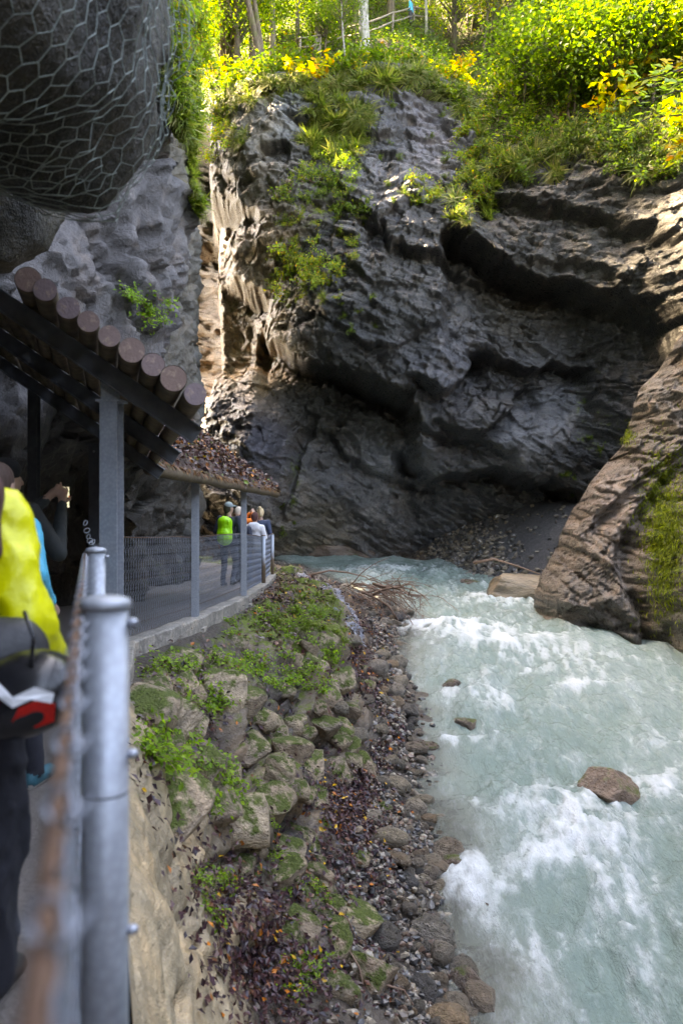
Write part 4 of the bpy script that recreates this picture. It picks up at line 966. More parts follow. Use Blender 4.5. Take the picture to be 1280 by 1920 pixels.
# big smooth slab at the lower left, in front of the leaf gully
# loose cobbles on the gravel strip by the water
def shore_pt(y, off):
    x = float(shore_x(y))+off; v_ = np.array([[BV3[:, 0], BV3[:, 1]]])
    i = np.argmin((BV3[:, 0]-x)**2+(BV3[:, 1]-y)**2); return BV3[i], BNn[i]
named = [(675,1380,.30,'pale smooth tan cobble on the gravel below the bank'),(805,1635,.26,'large wet brown cobble at the water edge'),(770,1600,.13,'small round orange brown cobble beside a large wet one'),(775,1665,.2,'ochre cobble half in the water'),(715,1460,.24,'wet grey cobble with white quartz veins by the water'),(735,1420,.24,'flat tan cobble lapped by the river'),(700,1530,.3,'dark grey rounded cobble on the gravel strip'),(640,1330,.3,'rough grey boulder at the foot of the bank')]
for px, py, s, lab in named:
    p, n = bank_pt(px, py); o = put('cobble', COB[rg.integers(8)], tuple(p+np.array([0, 0, s*.12])), (s*.6, s*.5, s*.38), (rg.normal(0, .2), rg.normal(0, .2), rg.uniform(0, 6)))
    tag(o, lab, 'stone')
for k in range(255):
    y = 6.3*math.exp(rg.uniform(0, math.log(26/6.3))); off = -abs(rg.normal(.05, .34))+rg.uniform(-.05, .35)
    if y > 20: off *= 1.6
    p, n = shore_pt(y, off); s = rg.choice([.06, .085, .11, .15, .21], p=[.25, .3, .22, .15, .08])*(1+.3*(y > 14))
    o = put('cobble', COB[rg.integers(8)], tuple(p+np.array([0, 0, s*.4])), (s*rg.uniform(.8, 1.2), s*rg.uniform(.7, 1), s*rg.uniform(.45, .8)), (rg.normal(0, .3), rg.normal(0, .3), rg.uniform(0, 6)))
    wh = 'on the gravel beside the driftwood tangle' if y > 18 else 'on the gravel below the grey erosion netting' if y > 13.5 else 'on the gravel across from the large wet boulder' if y > 9.5 else 'on the gravel below the leaf filled gully'; szw = 'large' if s > .17 else 'middling' if s > .12 else 'small'
    tag(o, szw+' loose cobble '+wh, 'stone', szw+' cobbles '+wh)
# gravel between them
def gravel(name, P, sz, cols, rg_, parent=None):
    t_ = (1+5**.5)/2; ico = np.array([(-1, t_, 0), (1, t_, 0), (-1, -t_, 0), (1, -t_, 0), (0, -1, t_), (0, 1, t_), (0, -1, -t_), (0, 1, -t_), (t_, 0, -1), (t_, 0, 1), (-t_, 0, -1), (-t_, 0, 1)])/1.9
    fi = np.array([(0, 11, 5), (0, 5, 1), (0, 1, 7), (0, 7, 10), (0, 10, 11), (1, 5, 9), (5, 11, 4), (11, 10, 2), (10, 7, 6), (7, 1, 8), (3, 9, 4), (3, 4, 2), (3, 2, 6), (3, 6, 8), (3, 8, 9), (4, 9, 5), (2, 4, 11), (6, 2, 10), (8, 6, 7), (9, 8, 1)])
    n = len(P); L = ico[None]*(1+rg_.normal(0, .2, (n, 12, 1)))*rg_.uniform(.6, 1.25, (n, 1, 3))
    a = rg_.uniform(0, 6.28, n); b_ = rg_.normal(0, .5, n); ca, sa_, cb_, sb = np.cos(a), np.sin(a), np.cos(b_), np.sin(b_)
    x = L[..., 0]*ca[:, None]-L[..., 1]*sa_[:, None]; y = L[..., 0]*sa_[:, None]+L[..., 1]*ca[:, None]; z = L[..., 2]*.75
    L = np.stack([x, y*cb_[:, None]-z*sb[:, None], y*sb[:, None]+z*cb_[:, None]], -1)
    V = (P[:, None]+L*np.asarray(sz)[:, None, None]).reshape(-1, 3); Fc = (np.arange(n)[:, None, None]*12+fi[None]).reshape(-1, 3)
    cc = np.array(cols)[rg_.integers(0, len(cols), n)]*rg_.uniform(.7, 1.3, (n, 1))
    t = NT(name); v = t.pos(); t.set(col=t.mix(1., t.attr('Col'), t.ramp(t.noise(v, 40, 3), [(.3, .7), (.7, 1.3)]), 'MULTIPLY'), rough=.35)
    o = obj(name, mesh(name, V, Fc, [t.m], False, attrs={'Col': np.repeat(cc, 12, 0)}), parent); o['kind'] = 'stuff'; return o
GC = [(.20, .17, .135), (.11, .10, .09), (.05, .048, .05), (.26, .215, .165), (.16, .12, .09), (.075, .068, .062), (.12, .075, .055)]
wgt = sstep(3.35, 4.1, BVv)*(1-sstep(5.0, 5.25, BVv))*(BV3[:, 1] > 5)*np.clip(1.4-BV3[:, 1]/30, .2, 1.2)*(.15+np.clip(.4+fbm(B3*1.1, 2, 911)*1.3, 0, 1))
P_, _n = sample(BV3, BNn, wgt, 9000, rg)
sz_ = rg.uniform(.013, .05, 9000)*(1+.4*(P_[:, 1] > 12)); P_ = P_+np.c_[rg.normal(0, .05, (9000, 2)), sz_*.3]
o = gravel('shore_gravel', P_, sz_, GC, rg); tag(o, 'grey and tan gravel between the cobbles on the river margin', 'gravel', kind='stuff')
wgt = np.exp(-((GX-5.0)/1.3)**2)*np.exp(-((GY-33)/4)**2)*(GZ > -2.7)+.02*(GX > 5)
P_, _n = sample(GV, GV*0+np.array([[0, 0, 1]]), wgt, 2200, rg); sz_ = rg.uniform(.03, .10, 2200)*rg.choice([1, 1, 1.6], 2200); P_ = P_+np.c_[rg.normal(0, .06, (2200, 2)), sz_*.3]
o = gravel('fan_rubble', P_, sz_, [(.2, .165, .125), (.12, .10, .085), (.26, .21, .155), (.07, .066, .062)], rg); tag(o, 'rubble scattered on the gravel fan under the wall', 'rubble', kind='stuff')

# boulders in the river
def boulder(px, py, d, size, k, lab, rot=0, tilt=0, zoff=0., name='boulder', mat=None):
    p = PX(px, py, d); z = float(water_z(d))+zoff
    o = put(name, BIG[k], (p[0], d, z), size, (0, tilt, rot)); tag(o, lab, 'boulder'); return o
b0 = boulder(1142, 0, 11.4, (.46, .40, .34), 0, 'large wet brown boulder standing clear of the river with foam behind it', .3, .25, .0)
b0.data = b0.data.copy(); b0.data.materials[0] = M_BRN
boulder(850, 0, 16.2, (.26, .2, .17), 1, 'small dark wet rock breaking the water with spray on its side', .8, .2, -.02)
boulder(878, 0, 14.3, (.3, .28, .12), 2, 'flat dark rock just awash with a wave pouring over it', .2, .1, -.08)
boulder(1077, 0, 10.5, (.16, .14, .12), 3, 'small brown rock beside the large wet boulder', 0, .2, -.02)
boulder(905, 0, 16.6, (.16, .1, .07), 1, 'brown stone tip just showing above the flow', 0, .2, .0)
boulder(865, 0, 9.3, (.26, .3, .2), 2, 'dark rock at the river margin under a curl of water', .5, .3, -.08)
boulder(905, 0, 8.5, (.18, .2, .13), 3, 'submerged dark stone near the gravel edge', .5, .3, -.06)
boulder(880, 0, 7.3, (.18, .22, .14), 1, 'dark grey stone at the water edge below the gravel', .2, .3, -.03)
boulder(800, 0, 13.2, (.2, .16, .08), 0, 'tan stone under thin clear water by the gravel', .2, .0, -.03)
boulder(640, 0, 38.2, (1.9, .7, .55), 2, 'low brown rock shelf at the foot of the ribbed wall', .1, .1, .1)
slab = boulder(985, 0, 25.8, (1.75, 1.5, .5), 0, 'flat tan rock slab with a mossy patch at the river edge', .5, .05, .26)
slab.data = BIG[3].copy(); slab.rotation_euler = (.05, .12, .9); slab.data.materials[0] = M_TAN
boulder(885, 0, 28.5, (.6, .35, .16), 3, 'low reddish rock awash upstream of the tan slab', .1, .1, .0)
boulder(930, 0, 31.5, (.26, .2, .24), 1, 'small upright orange rock on the rubble by the water', .1, .3, .15)
boulder(1080, 0, 26.6, (.2, .2, .16), 1, 'small grey rock between the tan slab and the buttress', .1, .3, .45)

# ================================================================== driftwood tangle
rw = np.random.default_rng(33); cen = np.array([1.25, 21.8, -2.25])
dw = empty('driftwood_tangle', tuple(cen)); tag(dw, 'tangle of brown roots and driftwood branches heaped at the water edge', 'driftwood')
M_TWIG = plain('dead_wood', (.19, .115, .08), .8, 0, .4, 10, .005)
for k in range(74):
    big = k < 7; L = rw.uniform(1.0, 2.2) if big else rw.uniform(.5, 1.5)
    a = rw.normal(-.35, .55); d_ = np.array([math.cos(a), math.sin(a)*.9-.2, rw.normal(.05 if big else -.12, .22)]); p = cen+np.array([rw.normal(-.45, .5), rw.normal(.1, .7), rw.uniform(-.1, .45)])
    P = [p]; dd = d_/np.linalg.norm(d_); n = 6
    for i in range(n): dd = dd+rw.normal(0, .2, 3)+np.array([0, 0, -.06]); dd /= np.linalg.norm(dd); P.append(P[-1]+dd*L/n)
    mb = MB(); r0 = rw.uniform(.025, .045) if big else rw.uniform(.008, .02); mb.tube(np.array(P)-cen, [r0*(1-.8*i/n) for i in range(n+1)], 6)
    for q_ in range(3):
        i = rw.integers(2, n); e = P[i]; dv = rw.normal(0, 1, 3)+dd*1.5; dv /= np.linalg.norm(dv); mb.tube([tuple(e-cen), tuple(e+dv*.22-cen), tuple(e+dv*.4+np.array([0, 0, -.06])-cen)], [r0*.45, r0*.3, r0*.12], 4)
    mb.build('branch', [M_TWIG], dw, True)
# one long bare branch reaching over the water further up and one fallen stick on the tan slab
def stick(P, r, name, lab, par=None):
    mb = MB(); c0 = Vector(P[0]); n = len(P); mb.tube([tuple(Vector(p)-c0) for p in P], [r*(1-.75*i/(n-1)) for i in range(n)], 7); o = mb.build(name, [M_TWIG], par, True); o.location = c0
    if lab: tag(o, lab, 'branch')
    return o
stick([(-1.1, 26.5, -2.1), (-.4, 26.6, -1.95), (.2, 26.4, -2.0), (.8, 26.5, -2.15), (1.0, 26.5, -2.3)], .04, 'branch', 'thin bare branch reaching out over the water above the driftwood')
stick([(4.5, 27.4, -1.75), (5.2, 27.3, -1.6), (6.0, 27.4, -1.85), (6.7, 27.0, -2.1)], .06, 'branch', 'dark fallen branch lying behind the tan slab')
for (px, py, dx, dy, L) in ((600,1700,.5,-.3,.7),(690,1840,.6,.1,.8),(735,1560,.2,-.6,.5),(640,1760,.3,-.6,.9),(800,1720,.5,-.2,.4),(560,1720,.2,-.7,.7)):
    p, n = bank_pt(px, py); p = p+n*.03; stick([p, p+np.array([dx, dy, -.35])*L*.5+n*.05, p+np.array([dx*1.2, dy, -.75])*L], .012, 'branch', 'dead twig lying in the leaf litter on the bank')['group'] = 'twigs on the bank'

# grey erosion net draped down the bank edge
NN = 46; nv = 14; es = []
for i in range(NN):
    f_ = i/(NN-1); y = 25-8.5*f_
    for j in range(nv):
        g_ = j/(nv-1); vpar = np.array([1.9+1.25*g_*(.35+.65*f_)]); x_, z_ = bank_sec(np.array([y]), vpar)
        k_ = np.argmin((BV3[:, 0]-x_[0])**2+(BV3[:, 1]-y)**2+(BV3[:, 2]-z_[0])**2); es.append(BV3[k_]*.5+np.array([x_[0], y, z_[0]])*.5+BNn[k_]*(.10+.03*math.sin(i*1.3+j)))
es = np.array(es); M0 = grid_faces(NN, nv)
E = np.concatenate([M0[:, [0, 1]], M0[:, [0, 3]], M0[:, [0, 2]], M0[:, [1, 3]]])
V_, F_ = wires(es[E[:, 0]], es[E[:, 1]], .012); o = obj('erosion_net', mesh('erosion_net', V_, F_, [M_ERODE])); tag(o, 'grey erosion netting draped over the edge of the bank', 'netting')

# ================================================================== leaf litter
gul = np.clip(.35+fbm(B3*1.0, 3, 921)*1.5, 0, 1)*sstep(2.2, 3.0, BVv)*(1-sstep(4.3, 5.0, BVv))+.10*sstep(.3, 1, BVv)*(1-sstep(3, 3.4, BVv))
gul = gul*(BV3[:, 1] > 4.2)*np.clip(1.6-BV3[:, 1]/16, .08, 1.3)
for px, py, r_, a_ in ((430,1680,60,5),(480,1800,70,5),(560,1850,70,4),(640,1540,50,4),(660,1500,40,4),(700,1650,40,3),(620,1600,60,2),(350,1300,60,1.2),(540,1140,60,1.2),(670,1260,40,2),(410,1360,30,2)):
    gul = gul+a_*.35*np.exp(-((BQ[:, 0]-px)/r_)**2-((BQ[:, 1]-py)/r_)**2)*(BV3[:, 1] > 4)
nl = 30000; P_, n_ = sample(BV3, BNn, gul, nl, rg); P_ = P_+rg.normal(0, .035, (nl, 3))+n_*.02
V_, F_ = leaves_geo(P_, n_*1.4+np.array([[0, 0, .4]]), rg.uniform(.035, .075, nl)*(1+.3*(P_[:, 1:2].ravel() > 10)), rg, 0, .65, .55)
o = obj('leaf_litter', mesh('leaf_litter', V_, F_, [M_LITTER], False, attrs={'Col': leaf_cols(nl, LITTER, rg)})); tag(o, 'wet dark brown fallen leaves lying on the bank', 'leaf litter', kind='stuff')

# ================================================================== plants
def tuft_mesh(name, seed, n=70, L=.4, pal=GRASS, hang=.5, wd=.085):
    r_ = np.random.default_rng(seed); a = r_.uniform(0, 6.28, n); sp_ = r_.uniform(.2, 1., n); V = []; Fc = []; 
    c = leaf_cols(n, pal, r_).reshape(n, 4, 3)[:, 0]; cols_ = []
    for k in range(n):
        l = L*r_.uniform(.5, 1.1); d_ = np.array([math.cos(a[k])*sp_[k], math.sin(a[k])*sp_[k], 1.1]); d_ /= np.linalg.norm(d_); p = np.array([r_.normal(0, .06*L*2), r_.normal(0, .06*L*2), 0]); wv = np.cross(d_, [0, 0, 1.]); wv /= np.linalg.norm(wv)+1e-6
        b = len(V)
        for i in range(4):
            f_ = i/3; ww = wd*L*(1-f_)*.5; V += [p-wv*ww, p+wv*ww]; cols_ += [c[k], c[k]]
            d_ = d_+np.array([d_[0]*hang*.5, d_[1]*hang*.5, -hang*.75]); d_ /= np.linalg.norm(d_); p = p+d_*l/3
        Fc += [(b+2*i, b+2*i+1, b+2*i+3, b+2*i+2) for i in range(3)]
    return mesh(name, np.array(V), np.array(Fc), [M_LEAF], True, attrs={'Col': np.array(cols_)})
def shrub_mesh(name, seed, nst=9, L=.7, nleaf=16, size=.09, pal=GREEN, hang=.25, up=1.):
    r_ = np.random.default_rng(seed); Ps = []; Ns = []; mbk = MB(); 
    for k in range(nst):
        a = r_.uniform(0, 6.28); d_ = np.array([math.cos(a)*r_.uniform(.3, 1), math.sin(a)*r_.uniform(.3, 1), up*r_.uniform(.4, 1.)]); d_ /= np.linalg.norm(d_); p = np.zeros(3); P = [p]; l = L*r_.uniform(.5, 1.1)
        for i in range(6):
            d_ = d_+np.array([0, 0, -hang*.35])+r_.normal(0, .13, 3); d_ /= np.linalg.norm(d_); p = p+d_*l/6; P.append(p)
        mbk.tube(P, [.008*L*(1.4-i*.2) for i in range(7)], 4, cap=False)
        for q_ in range(nleaf): 
            f_ = r_.uniform(.25, 1)*6; i = min(int(f_), 5); Ps.append(P[i]+(P[i+1]-P[i])*(f_-i)+r_.normal(0, .07*L, 3)); Ns.append([0, 0, 1.])
    n = len(Ps); V_, F_ = leaves_geo(np.array(Ps), np.array(Ns), r_.uniform(.6, 1.2, n)*size, r_, .3, .62, .55)
    lv = mesh(name+'_leaves', V_, F_, [M_LEAF], False, attrs={'Col': leaf_cols(n, pal, r_)})
    st = mesh(name+'_stems', mbk.v, mbk.f, [M_TWIG], True)
    return st, lv
SHR = {'green': [shrub_mesh('shrub', 100+k, 10, .8, 26, .11) for k in range(4)], 'autumn': [shrub_mesh('shrub', 110+k, 9, .8, 24, .11, AUTUMN) for k in range(3)], 'gold': [shrub_mesh('shrub', 115+k, 10, 1., 26, .17, GOLD) for k in range(2)]}
SHR['herb'] = [shrub_mesh('herb', 120+k, 10, .30, 9, .055, [(3, (.17, .30, .03)), (2, (.28, .40, .05)), (1, (.09, .15, .02))], .5) for k in range(4)]
TUF = [tuft_mesh('grass_tuft', 130+k, 110, .6, [(3, (.16, .20, .045)), (2, (.25, .25, .08)), (1.5, (.10, .14, .025)), (1, (.33, .28, .13))], .55) for k in range(4)]; TUFG = [tuft_mesh('grass_tuft', 140+k, 60, .3, [(3, (.13, .2, .03)), (2, (.2, .25, .05)), (1, (.25, .22, .08))], .55, .06) for k in range(3)]
def face(n): return Vector(n).to_track_quat('Z', 'Y').to_euler()
def shrub(kind, p, n, s, label, cat, group, rs, name=None):
    st, lv = SHR[kind][rs.integers(len(SHR[kind]))]
    o = empty(name or ('herb' if kind == 'herb' else 'shrub'), tuple(p)); o.rotation_euler = Vector(np.asarray(n)*.6+np.array([0, 0, .5])).to_track_quat('Z', 'Y').to_euler(); o.rotation_euler.rotate_axis('Z', rs.uniform(0, 6)); o.scale = (s, s, s)
    a = obj('leaves', lv, o); b = obj('stems', st, o); tag(o, label, cat, group); return o
def wall_pt(px, py):
    i = np.argmin((WQ[:, 0]-px)**2+(WQ[:, 1]-py)**2+((WV[:, 1] > 60)*1e6)); return WV[i], WN[i]
rs = np.random.default_rng(55)
def patch(poly, n, fn):
    xs_ = [p[0] for p in poly]; ys_ = [p[1] for p in poly]; k = 0
    while k < n:
        q_ = np.array([[rs.uniform(min(xs_), max(xs_)), rs.uniform(min(ys_), max(ys_))]])
        if inpoly(q_, poly)[0]: fn(q_[0, 0], q_[0, 1]); k += 1
def w_shrub(kind, smin_, smax, lab, grp):
    def f(px, py): p, n = wall_pt(px, py); shrub(kind, p+n*.05, n, rs.uniform(smin_, smax), lab, 'shrub', grp, rs)
    return f
def w_tuft(smin_, smax, where='rooted in a crack of the dark wall'):
    def f(px, py):
        p, n = wall_pt(px, py); o = put('grass_tuft', TUF[rs.integers(4)], tuple(p), (rs.uniform(smin_, smax),)*3, (0, 0, 0)); o.rotation_euler = Vector(n*.8+np.array([0, 0, .35])).to_track_quat('Z', 'Y').to_euler(); tag(o, 'hanging grass tuft '+where, 'grass', 'grass tufts '+where)
    return f
GS = lambda wh: ('green leafy shrub '+wh, 'green shrubs '+wh)
YS = lambda wh: ('yellowing shrub '+wh, 'yellowing shrubs '+wh)
patch([(560,330),(600,290),(690,320),(700,400),(640,430),(520,420),(515,390)], 26, w_shrub('green', .5, 1.15, *GS('in the big patch high on the bulging wall')))
patch([(520,460),(590,450),(640,480),(610,540),(540,560),(515,540)], 20, w_shrub('autumn', .6, 1.2, *YS('on the nose of the wall below the big green patch')))
patch([(560,190),(700,170),(720,230),(660,300),(580,320),(560,260)], 46, w_tuft(.8, 1.9, 'below the rim beside the tall grey trunk'))
patch([(870,210),(960,260),(930,330),(900,400),(850,410),(870,330)], 30, w_shrub('autumn', .6, 1.3, *YS('spilling down the corner where slope meets slabs')))
patch([(850,320),(940,310),(920,430),(840,420)], 20, w_tuft(.7, 1.4, 'at the upper end of the overhanging slabs'))
patch([(960,300),(1060,260),(1280,270),(1280,330),(1080,330),(960,340)], 30, w_tuft(.8, 1.8, 'on the ledge over the overhanging slabs'))
patch([(950,290),(1080,240),(1280,260),(1280,350),(1180,340),(1080,300),(960,340)], 40, w_shrub('green', .7, 1.5, *GS('on the ledge over the overhanging slabs')))
patch([(760,330),(840,340),(830,400),(770,380)], 12, w_shrub('autumn', .4, .9, *YS('in the middle of the pale upper face')))
patch([(400,200),(480,180),(470,260),(400,330)], 18, w_tuft(.6, 1.2, 'above the narrow sunlit slot')); patch([(400,190),(440,190),(430,300),(395,320)], 12, w_shrub('autumn', .6, 1.2, *YS('above the narrow sunlit slot')))
patch([(510,440),(620,440),(680,600),(520,600)], 10, w_tuft(.5, .9, 'on the dark nose of the wall')); patch([(640,560),(720,570),(700,690),(640,680)], 6, w_shrub('green', .25, .5, *GS('at the lip of the big undercut'))); patch([(530,860),(560,850),(560,1000),(530,1000)], 5, w_shrub('green', .25, .5, *GS('low on the wall beyond the hikers')))
patch([(1040,760),(1140,740),(1130,960),(1040,960)], 8, w_shrub('green', .25, .5, *GS('beside the dark gap above the gravel fan')))
for px_, py_r in zip(np.linspace(395, 900, 85), np.interp(np.linspace(395, 900, 85), topl[:, 0], topl[:, 1])): w_tuft(.8, 1.7, 'along the rim of the bulging wall')(px_+rs.normal(0, 5), py_r+8+rs.normal(0, 7))
for px_, py_r in zip(np.linspace(900, 1290, 50), np.interp(np.linspace(900, 1290, 50), topl[:, 0], topl[:, 1])): w_tuft(.8, 1.7, 'along the rim above the slabs')(px_+rs.normal(0, 5), py_r+10+rs.normal(0, 9))
patch([(520,300),(720,280),(720,420),(640,560),(520,560)], 34, w_shrub('autumn', .3, .7, *YS('scattered over the bulging upper wall'))); patch([(700,190),(860,200),(860,420),(720,400)], 16, w_shrub('green', .25, .6, *GS('scattered on the pale upper face')))
# left cliff plants
LQ = np.where((LV[:, 1:2] > 6), proj(np.c_[LV[:, 0], np.maximum(LV[:, 1], .5), LV[:, 2]]), -999)
lvis = LV[:, 1] < 20
def cliff_pt(px, py):
    d2 = (LQ[:, 0]-px)**2+(LQ[:, 1]-py)**2+(~lvis)*1e6; c_ = np.where(d2 < 12**2)[0]; i = c_[np.argmin(LV[c_, 1])] if len(c_) else int(np.argmin(d2)); return LV[i], LNn[i]
def l_shrub(kind, a, b, lab, grp):
    def f(px, py): p, n = cliff_pt(px, py); shrub(kind, p+n*.04, n, rs.uniform(a, b), lab, 'shrub', grp, rs)
    return f
def l_tuft(a, b):
    def f(px, py):
        p, n = cliff_pt(px, py); o = put('grass_tuft', TUF[rs.integers(4)], tuple(p), (rs.uniform(a, b),)*3, (0, 0, 0)); o.rotation_euler = Vector(n*.9+np.array([0, 0, .2])).to_track_quat('Z', 'Y').to_euler(); tag(o, 'hanging grass tuft on the grey cliff face', 'grass', 'grass tufts on the cliff')
    return f
patch([(285,140),(380,130),(400,260),(300,250)], 30, l_tuft(.6, 1.3)); patch([(290,0),(400,0),(400,150),(300,150)], 26, l_shrub('autumn', .5, 1.0, 'yellow and green shrub hanging from the grey cliff', 'shrubs on the cliff'))
patch([(300,60),(400,60),(410,220),(320,260)], 16, l_shrub('green', .4, .8, 'green shrub rooted in the grey cliff', 'green shrubs on the cliff')); patch([(350,270),(400,270),(400,420),(365,400)], 14, l_tuft(.4, .8))
patch([(220,540),(300,560),(330,640),(250,620)], 9, l_shrub('herb', .8, 1.6, 'small fern like herb on the cliff above the logs', 'herbs above the log shelter'))
# bank plants
BH = lambda wh: ('bright green leafy herb '+wh, 'herbs '+wh)
def b_herb(a, b, lab='bright green leafy herb growing between the bank stones', grp='herbs on the bank'):
    def f(px, py): p, n = bank_pt(px, py); shrub('herb', p, n, rs.uniform(a, b), lab, 'herb', grp, rs)
    return f
def b_tuft(a, b):
    def f(px, py):
        p, n = bank_pt(px, py); o = put('grass_tuft', TUFG[rs.integers(3)], tuple(p), (rs.uniform(a, b),)*3, (0, 0, rs.uniform(0, 6))); o.rotation_euler = Vector(n*.6+np.array([0, 0, .5])).to_track_quat('Z', 'Y').to_euler(); tag(o, 'short green grass tuft on the edge of the bank', 'grass', 'grass tufts on the bank')
    return f
patch([(270,1360),(340,1370),(370,1430),(330,1480),(270,1420)], 11, b_herb(.8, 1.3, 'fresh green leafy plant in the big clump beside the near post', 'clump beside the near post'))
patch([(520,1100),(600,1080),(620,1160),(560,1200),(500,1140)], 26, b_tuft(.5, 1.0)); patch([(530,1150),(620,1150),(630,1330),(560,1300)], 19, b_herb(.6, 1.15, *BH('on the mossy edge of the bank by the grey netting')))
patch([(400,1220),(540,1230),(560,1290),(420,1260)], 16, b_herb(.6, 1.1, *BH('just below the kerb and second shelter post'))); patch([(280,1250),(400,1220),(420,1340),(290,1340)], 18, b_herb(.6, 1.1, *BH('above the big clump beside the near post'))); patch([(420,1150),(520,1140),(510,1190),(420,1190)], 12, b_herb(.4, .8, *BH('at the foot of the concrete kerb')))
patch([(360,1440),(440,1400),(450,1540),(390,1520)], 13, b_herb(.6, 1.0, *BH('below the big clump beside the near post'))); patch([(360,1650),(430,1640),(430,1720),(370,1720)], 6, b_herb(.4, .7, *BH('at the edge of the tan slab'))); patch([(530,1800),(590,1810),(580,1870),(520,1860)], 5, b_herb(.5, .8, *BH('in the leaf filled gully'))); patch([(460,1400),(680,1350),(640,1750),(500,1650)], 14, b_herb(.3, .6))
patch([(560,1080),(620,1080),(660,1200),(600,1230)], 18, b_tuft(.5, 1.0)); patch([(700,1190),(730,1180),(720,1250),(690,1250)], 3, b_tuft(.4, .7))
# hanging moss curtain on the right buttress
RQ = proj(RV); mw = np.exp(-((RQ[:, 0]-1250)/30)**2-((RQ[:, 1]-1000)/95)**2)*(RNn[:, 1] < 0)+.5*np.exp(-((RQ[:, 0]-1175)/12)**2-((RQ[:, 1]-815)/12)**2)
nm = 5000; P_, n_ = sample(RV, RNn, mw, nm, rs); V_, F_ = leaves_geo(P_+n_*.04+rs.normal(0, .04, (nm, 3)), n_, rs.uniform(.06, .2, nm), rs, 0, .22, .5, np.tile([[0, -.2, -1.]], (nm, 1)))
o = obj('hanging_moss', mesh('hanging_moss', V_, F_, [M_LEAF], False, attrs={'Col': leaf_cols(nm, [(3, (.22, .24, .03)), (3, (.14, .16, .02)), (1, (.3, .3, .05))], rs)})); tag(o, 'yellow green moss hanging down the brown rock buttress', 'moss', kind='stuff')
# ================================================================== forest on the slope
rf_ = np.random.default_rng(77)
hw_ = ((HS > -.3)*(HS < 32)*np.clip(1.3-HS/30, .3, 1)*(HX > -12)*(HX < 17)*(.12+np.clip(.5+fbm(np.c_[HX*.5, HS*.5, HS*0], 3, 931)*1.6, 0, 1)))
ng = 60000; P_, n_ = sample(HV, HNn, hw_, ng, rf_); P_ = P_+np.c_[rf_.normal(0, .22, (ng, 2)), np.abs(rf_.normal(0, .16, ng))]
lit = rf_.uniform(0, 1, ng)
V_, F_ = leaves_geo(P_, n_+np.array([[0, 0, .6]]), rf_.uniform(.09, .26, ng), rf_, .2, .5, .7)
o = obj('undergrowth', mesh('undergrowth', V_, F_, [M_LEAF], False, attrs={'Col': leaf_cols(ng, [(4, (.09, .14, .02)), (2, (.14, .19, .03)), (.6, (.24, .26, .04)), (3, (.06, .10, .02)), (.25, (.4, .3, .03)), (.6, (.12, .07, .03))], rf_)})); tag(o, 'green undergrowth of herbs and grass covering the forest slope', 'undergrowth', kind='stuff')
def crown_mesh(name, seed, n=110, per=42, R=(2.6, 2.6, 4.), size=.17, pal=GREEN, zc=7., low=.0):
    r_ = np.random.default_rng(seed); P = []; B = MB()
    for k in range(n):
        d_ = r_.normal(0, 1, 3); d_ /= np.linalg.norm(d_); rr_ = r_.uniform(.25, 1)**.6; c_ = d_*np.array(R)*rr_+np.array([0, 0, zc])
        tw = r_.normal(0, 1, 3); tw[2] *= .3; tw /= np.linalg.norm(tw); m = per
        u = r_.uniform(-1, 1, m); P.append(c_+u[:, None]*tw*.75+r_.normal(0, 1, (m, 3))*np.array([.42, .42, .14]))
        if k % 2 == 0:
            h0 = np.array([0, 0, max(1.5, c_[2]*.72-.3)]); m_ = (h0+c_)/2+np.array([0, 0, .25]); B.tube([h0, m_, c_], [.045, .03, .01], 4, cap=False)
    P = np.concatenate(P); nn = len(P); N0 = np.tile([[0, 0, 1.]], (nn, 1))
    V_, F_ = leaves_geo(P, N0, r_.uniform(.6, 1.25, nn)*size, r_, .25, .6, .6)
    lv = mesh(name, V_, F_, [M_LEAF], False, attrs={'Col': leaf_cols(nn, pal, r_)})
    return lv, mesh('limbs', B.v, B.f, [M_TRUNK], True, attrs={'Col': np.tile([[.13, .10, .07]], (len(B.v), 1))})
YG = [(4, (.26, .34, .03)), (3, (.38, .40, .03)), (2, (.13, .22, .02)), (1, (.45, .40, .03))]
CR = [crown_mesh('crown', 200, pal=YG), crown_mesh('crown', 201, 120, 42, (3., 3., 3.6), .18, GREEN, 6.2), crown_mesh('crown', 202, 110, 40, (2.4, 2.4, 4.6), .16, YG, 6.5), crown_mesh('crown', 203, 90, 44, (2.2, 2.2, 3.), .18, GOLD+GREEN, 4.6)]
def trunk_mesh(seed, h_, r0, colr, lean=(0, 0), curve=.3):
    r_ = np.random.default_rng(seed); mb = MB(); n = 14; P = []
    for i in range(n+1):
        f_ = i/n; P.append((lean[0]*f_*h_+curve*math.sin(f_*3+seed), lean[1]*f_*h_+curve*.5*math.sin(f_*2.4+seed*2), -.4+f_*(h_+.4)))
    P = [(p[0]-P[0][0], p[1]-P[0][1], p[2]) for p in P]
    mb.tube(P, [r0*(1.45 if i == 0 else 1.12 if i == 1 else 1)*(1-.6*i/n)*(1+.05*math.sin(i*2+seed)) for i in range(n+1)], 12)
    return mesh('trunk', mb.v, mb.f, [M_TRUNK], True, attrs={'Col': np.tile([colr], (len(mb.v), 1))}), P
GREY = (.30, .28, .26); BRN = (.13, .095, .065)
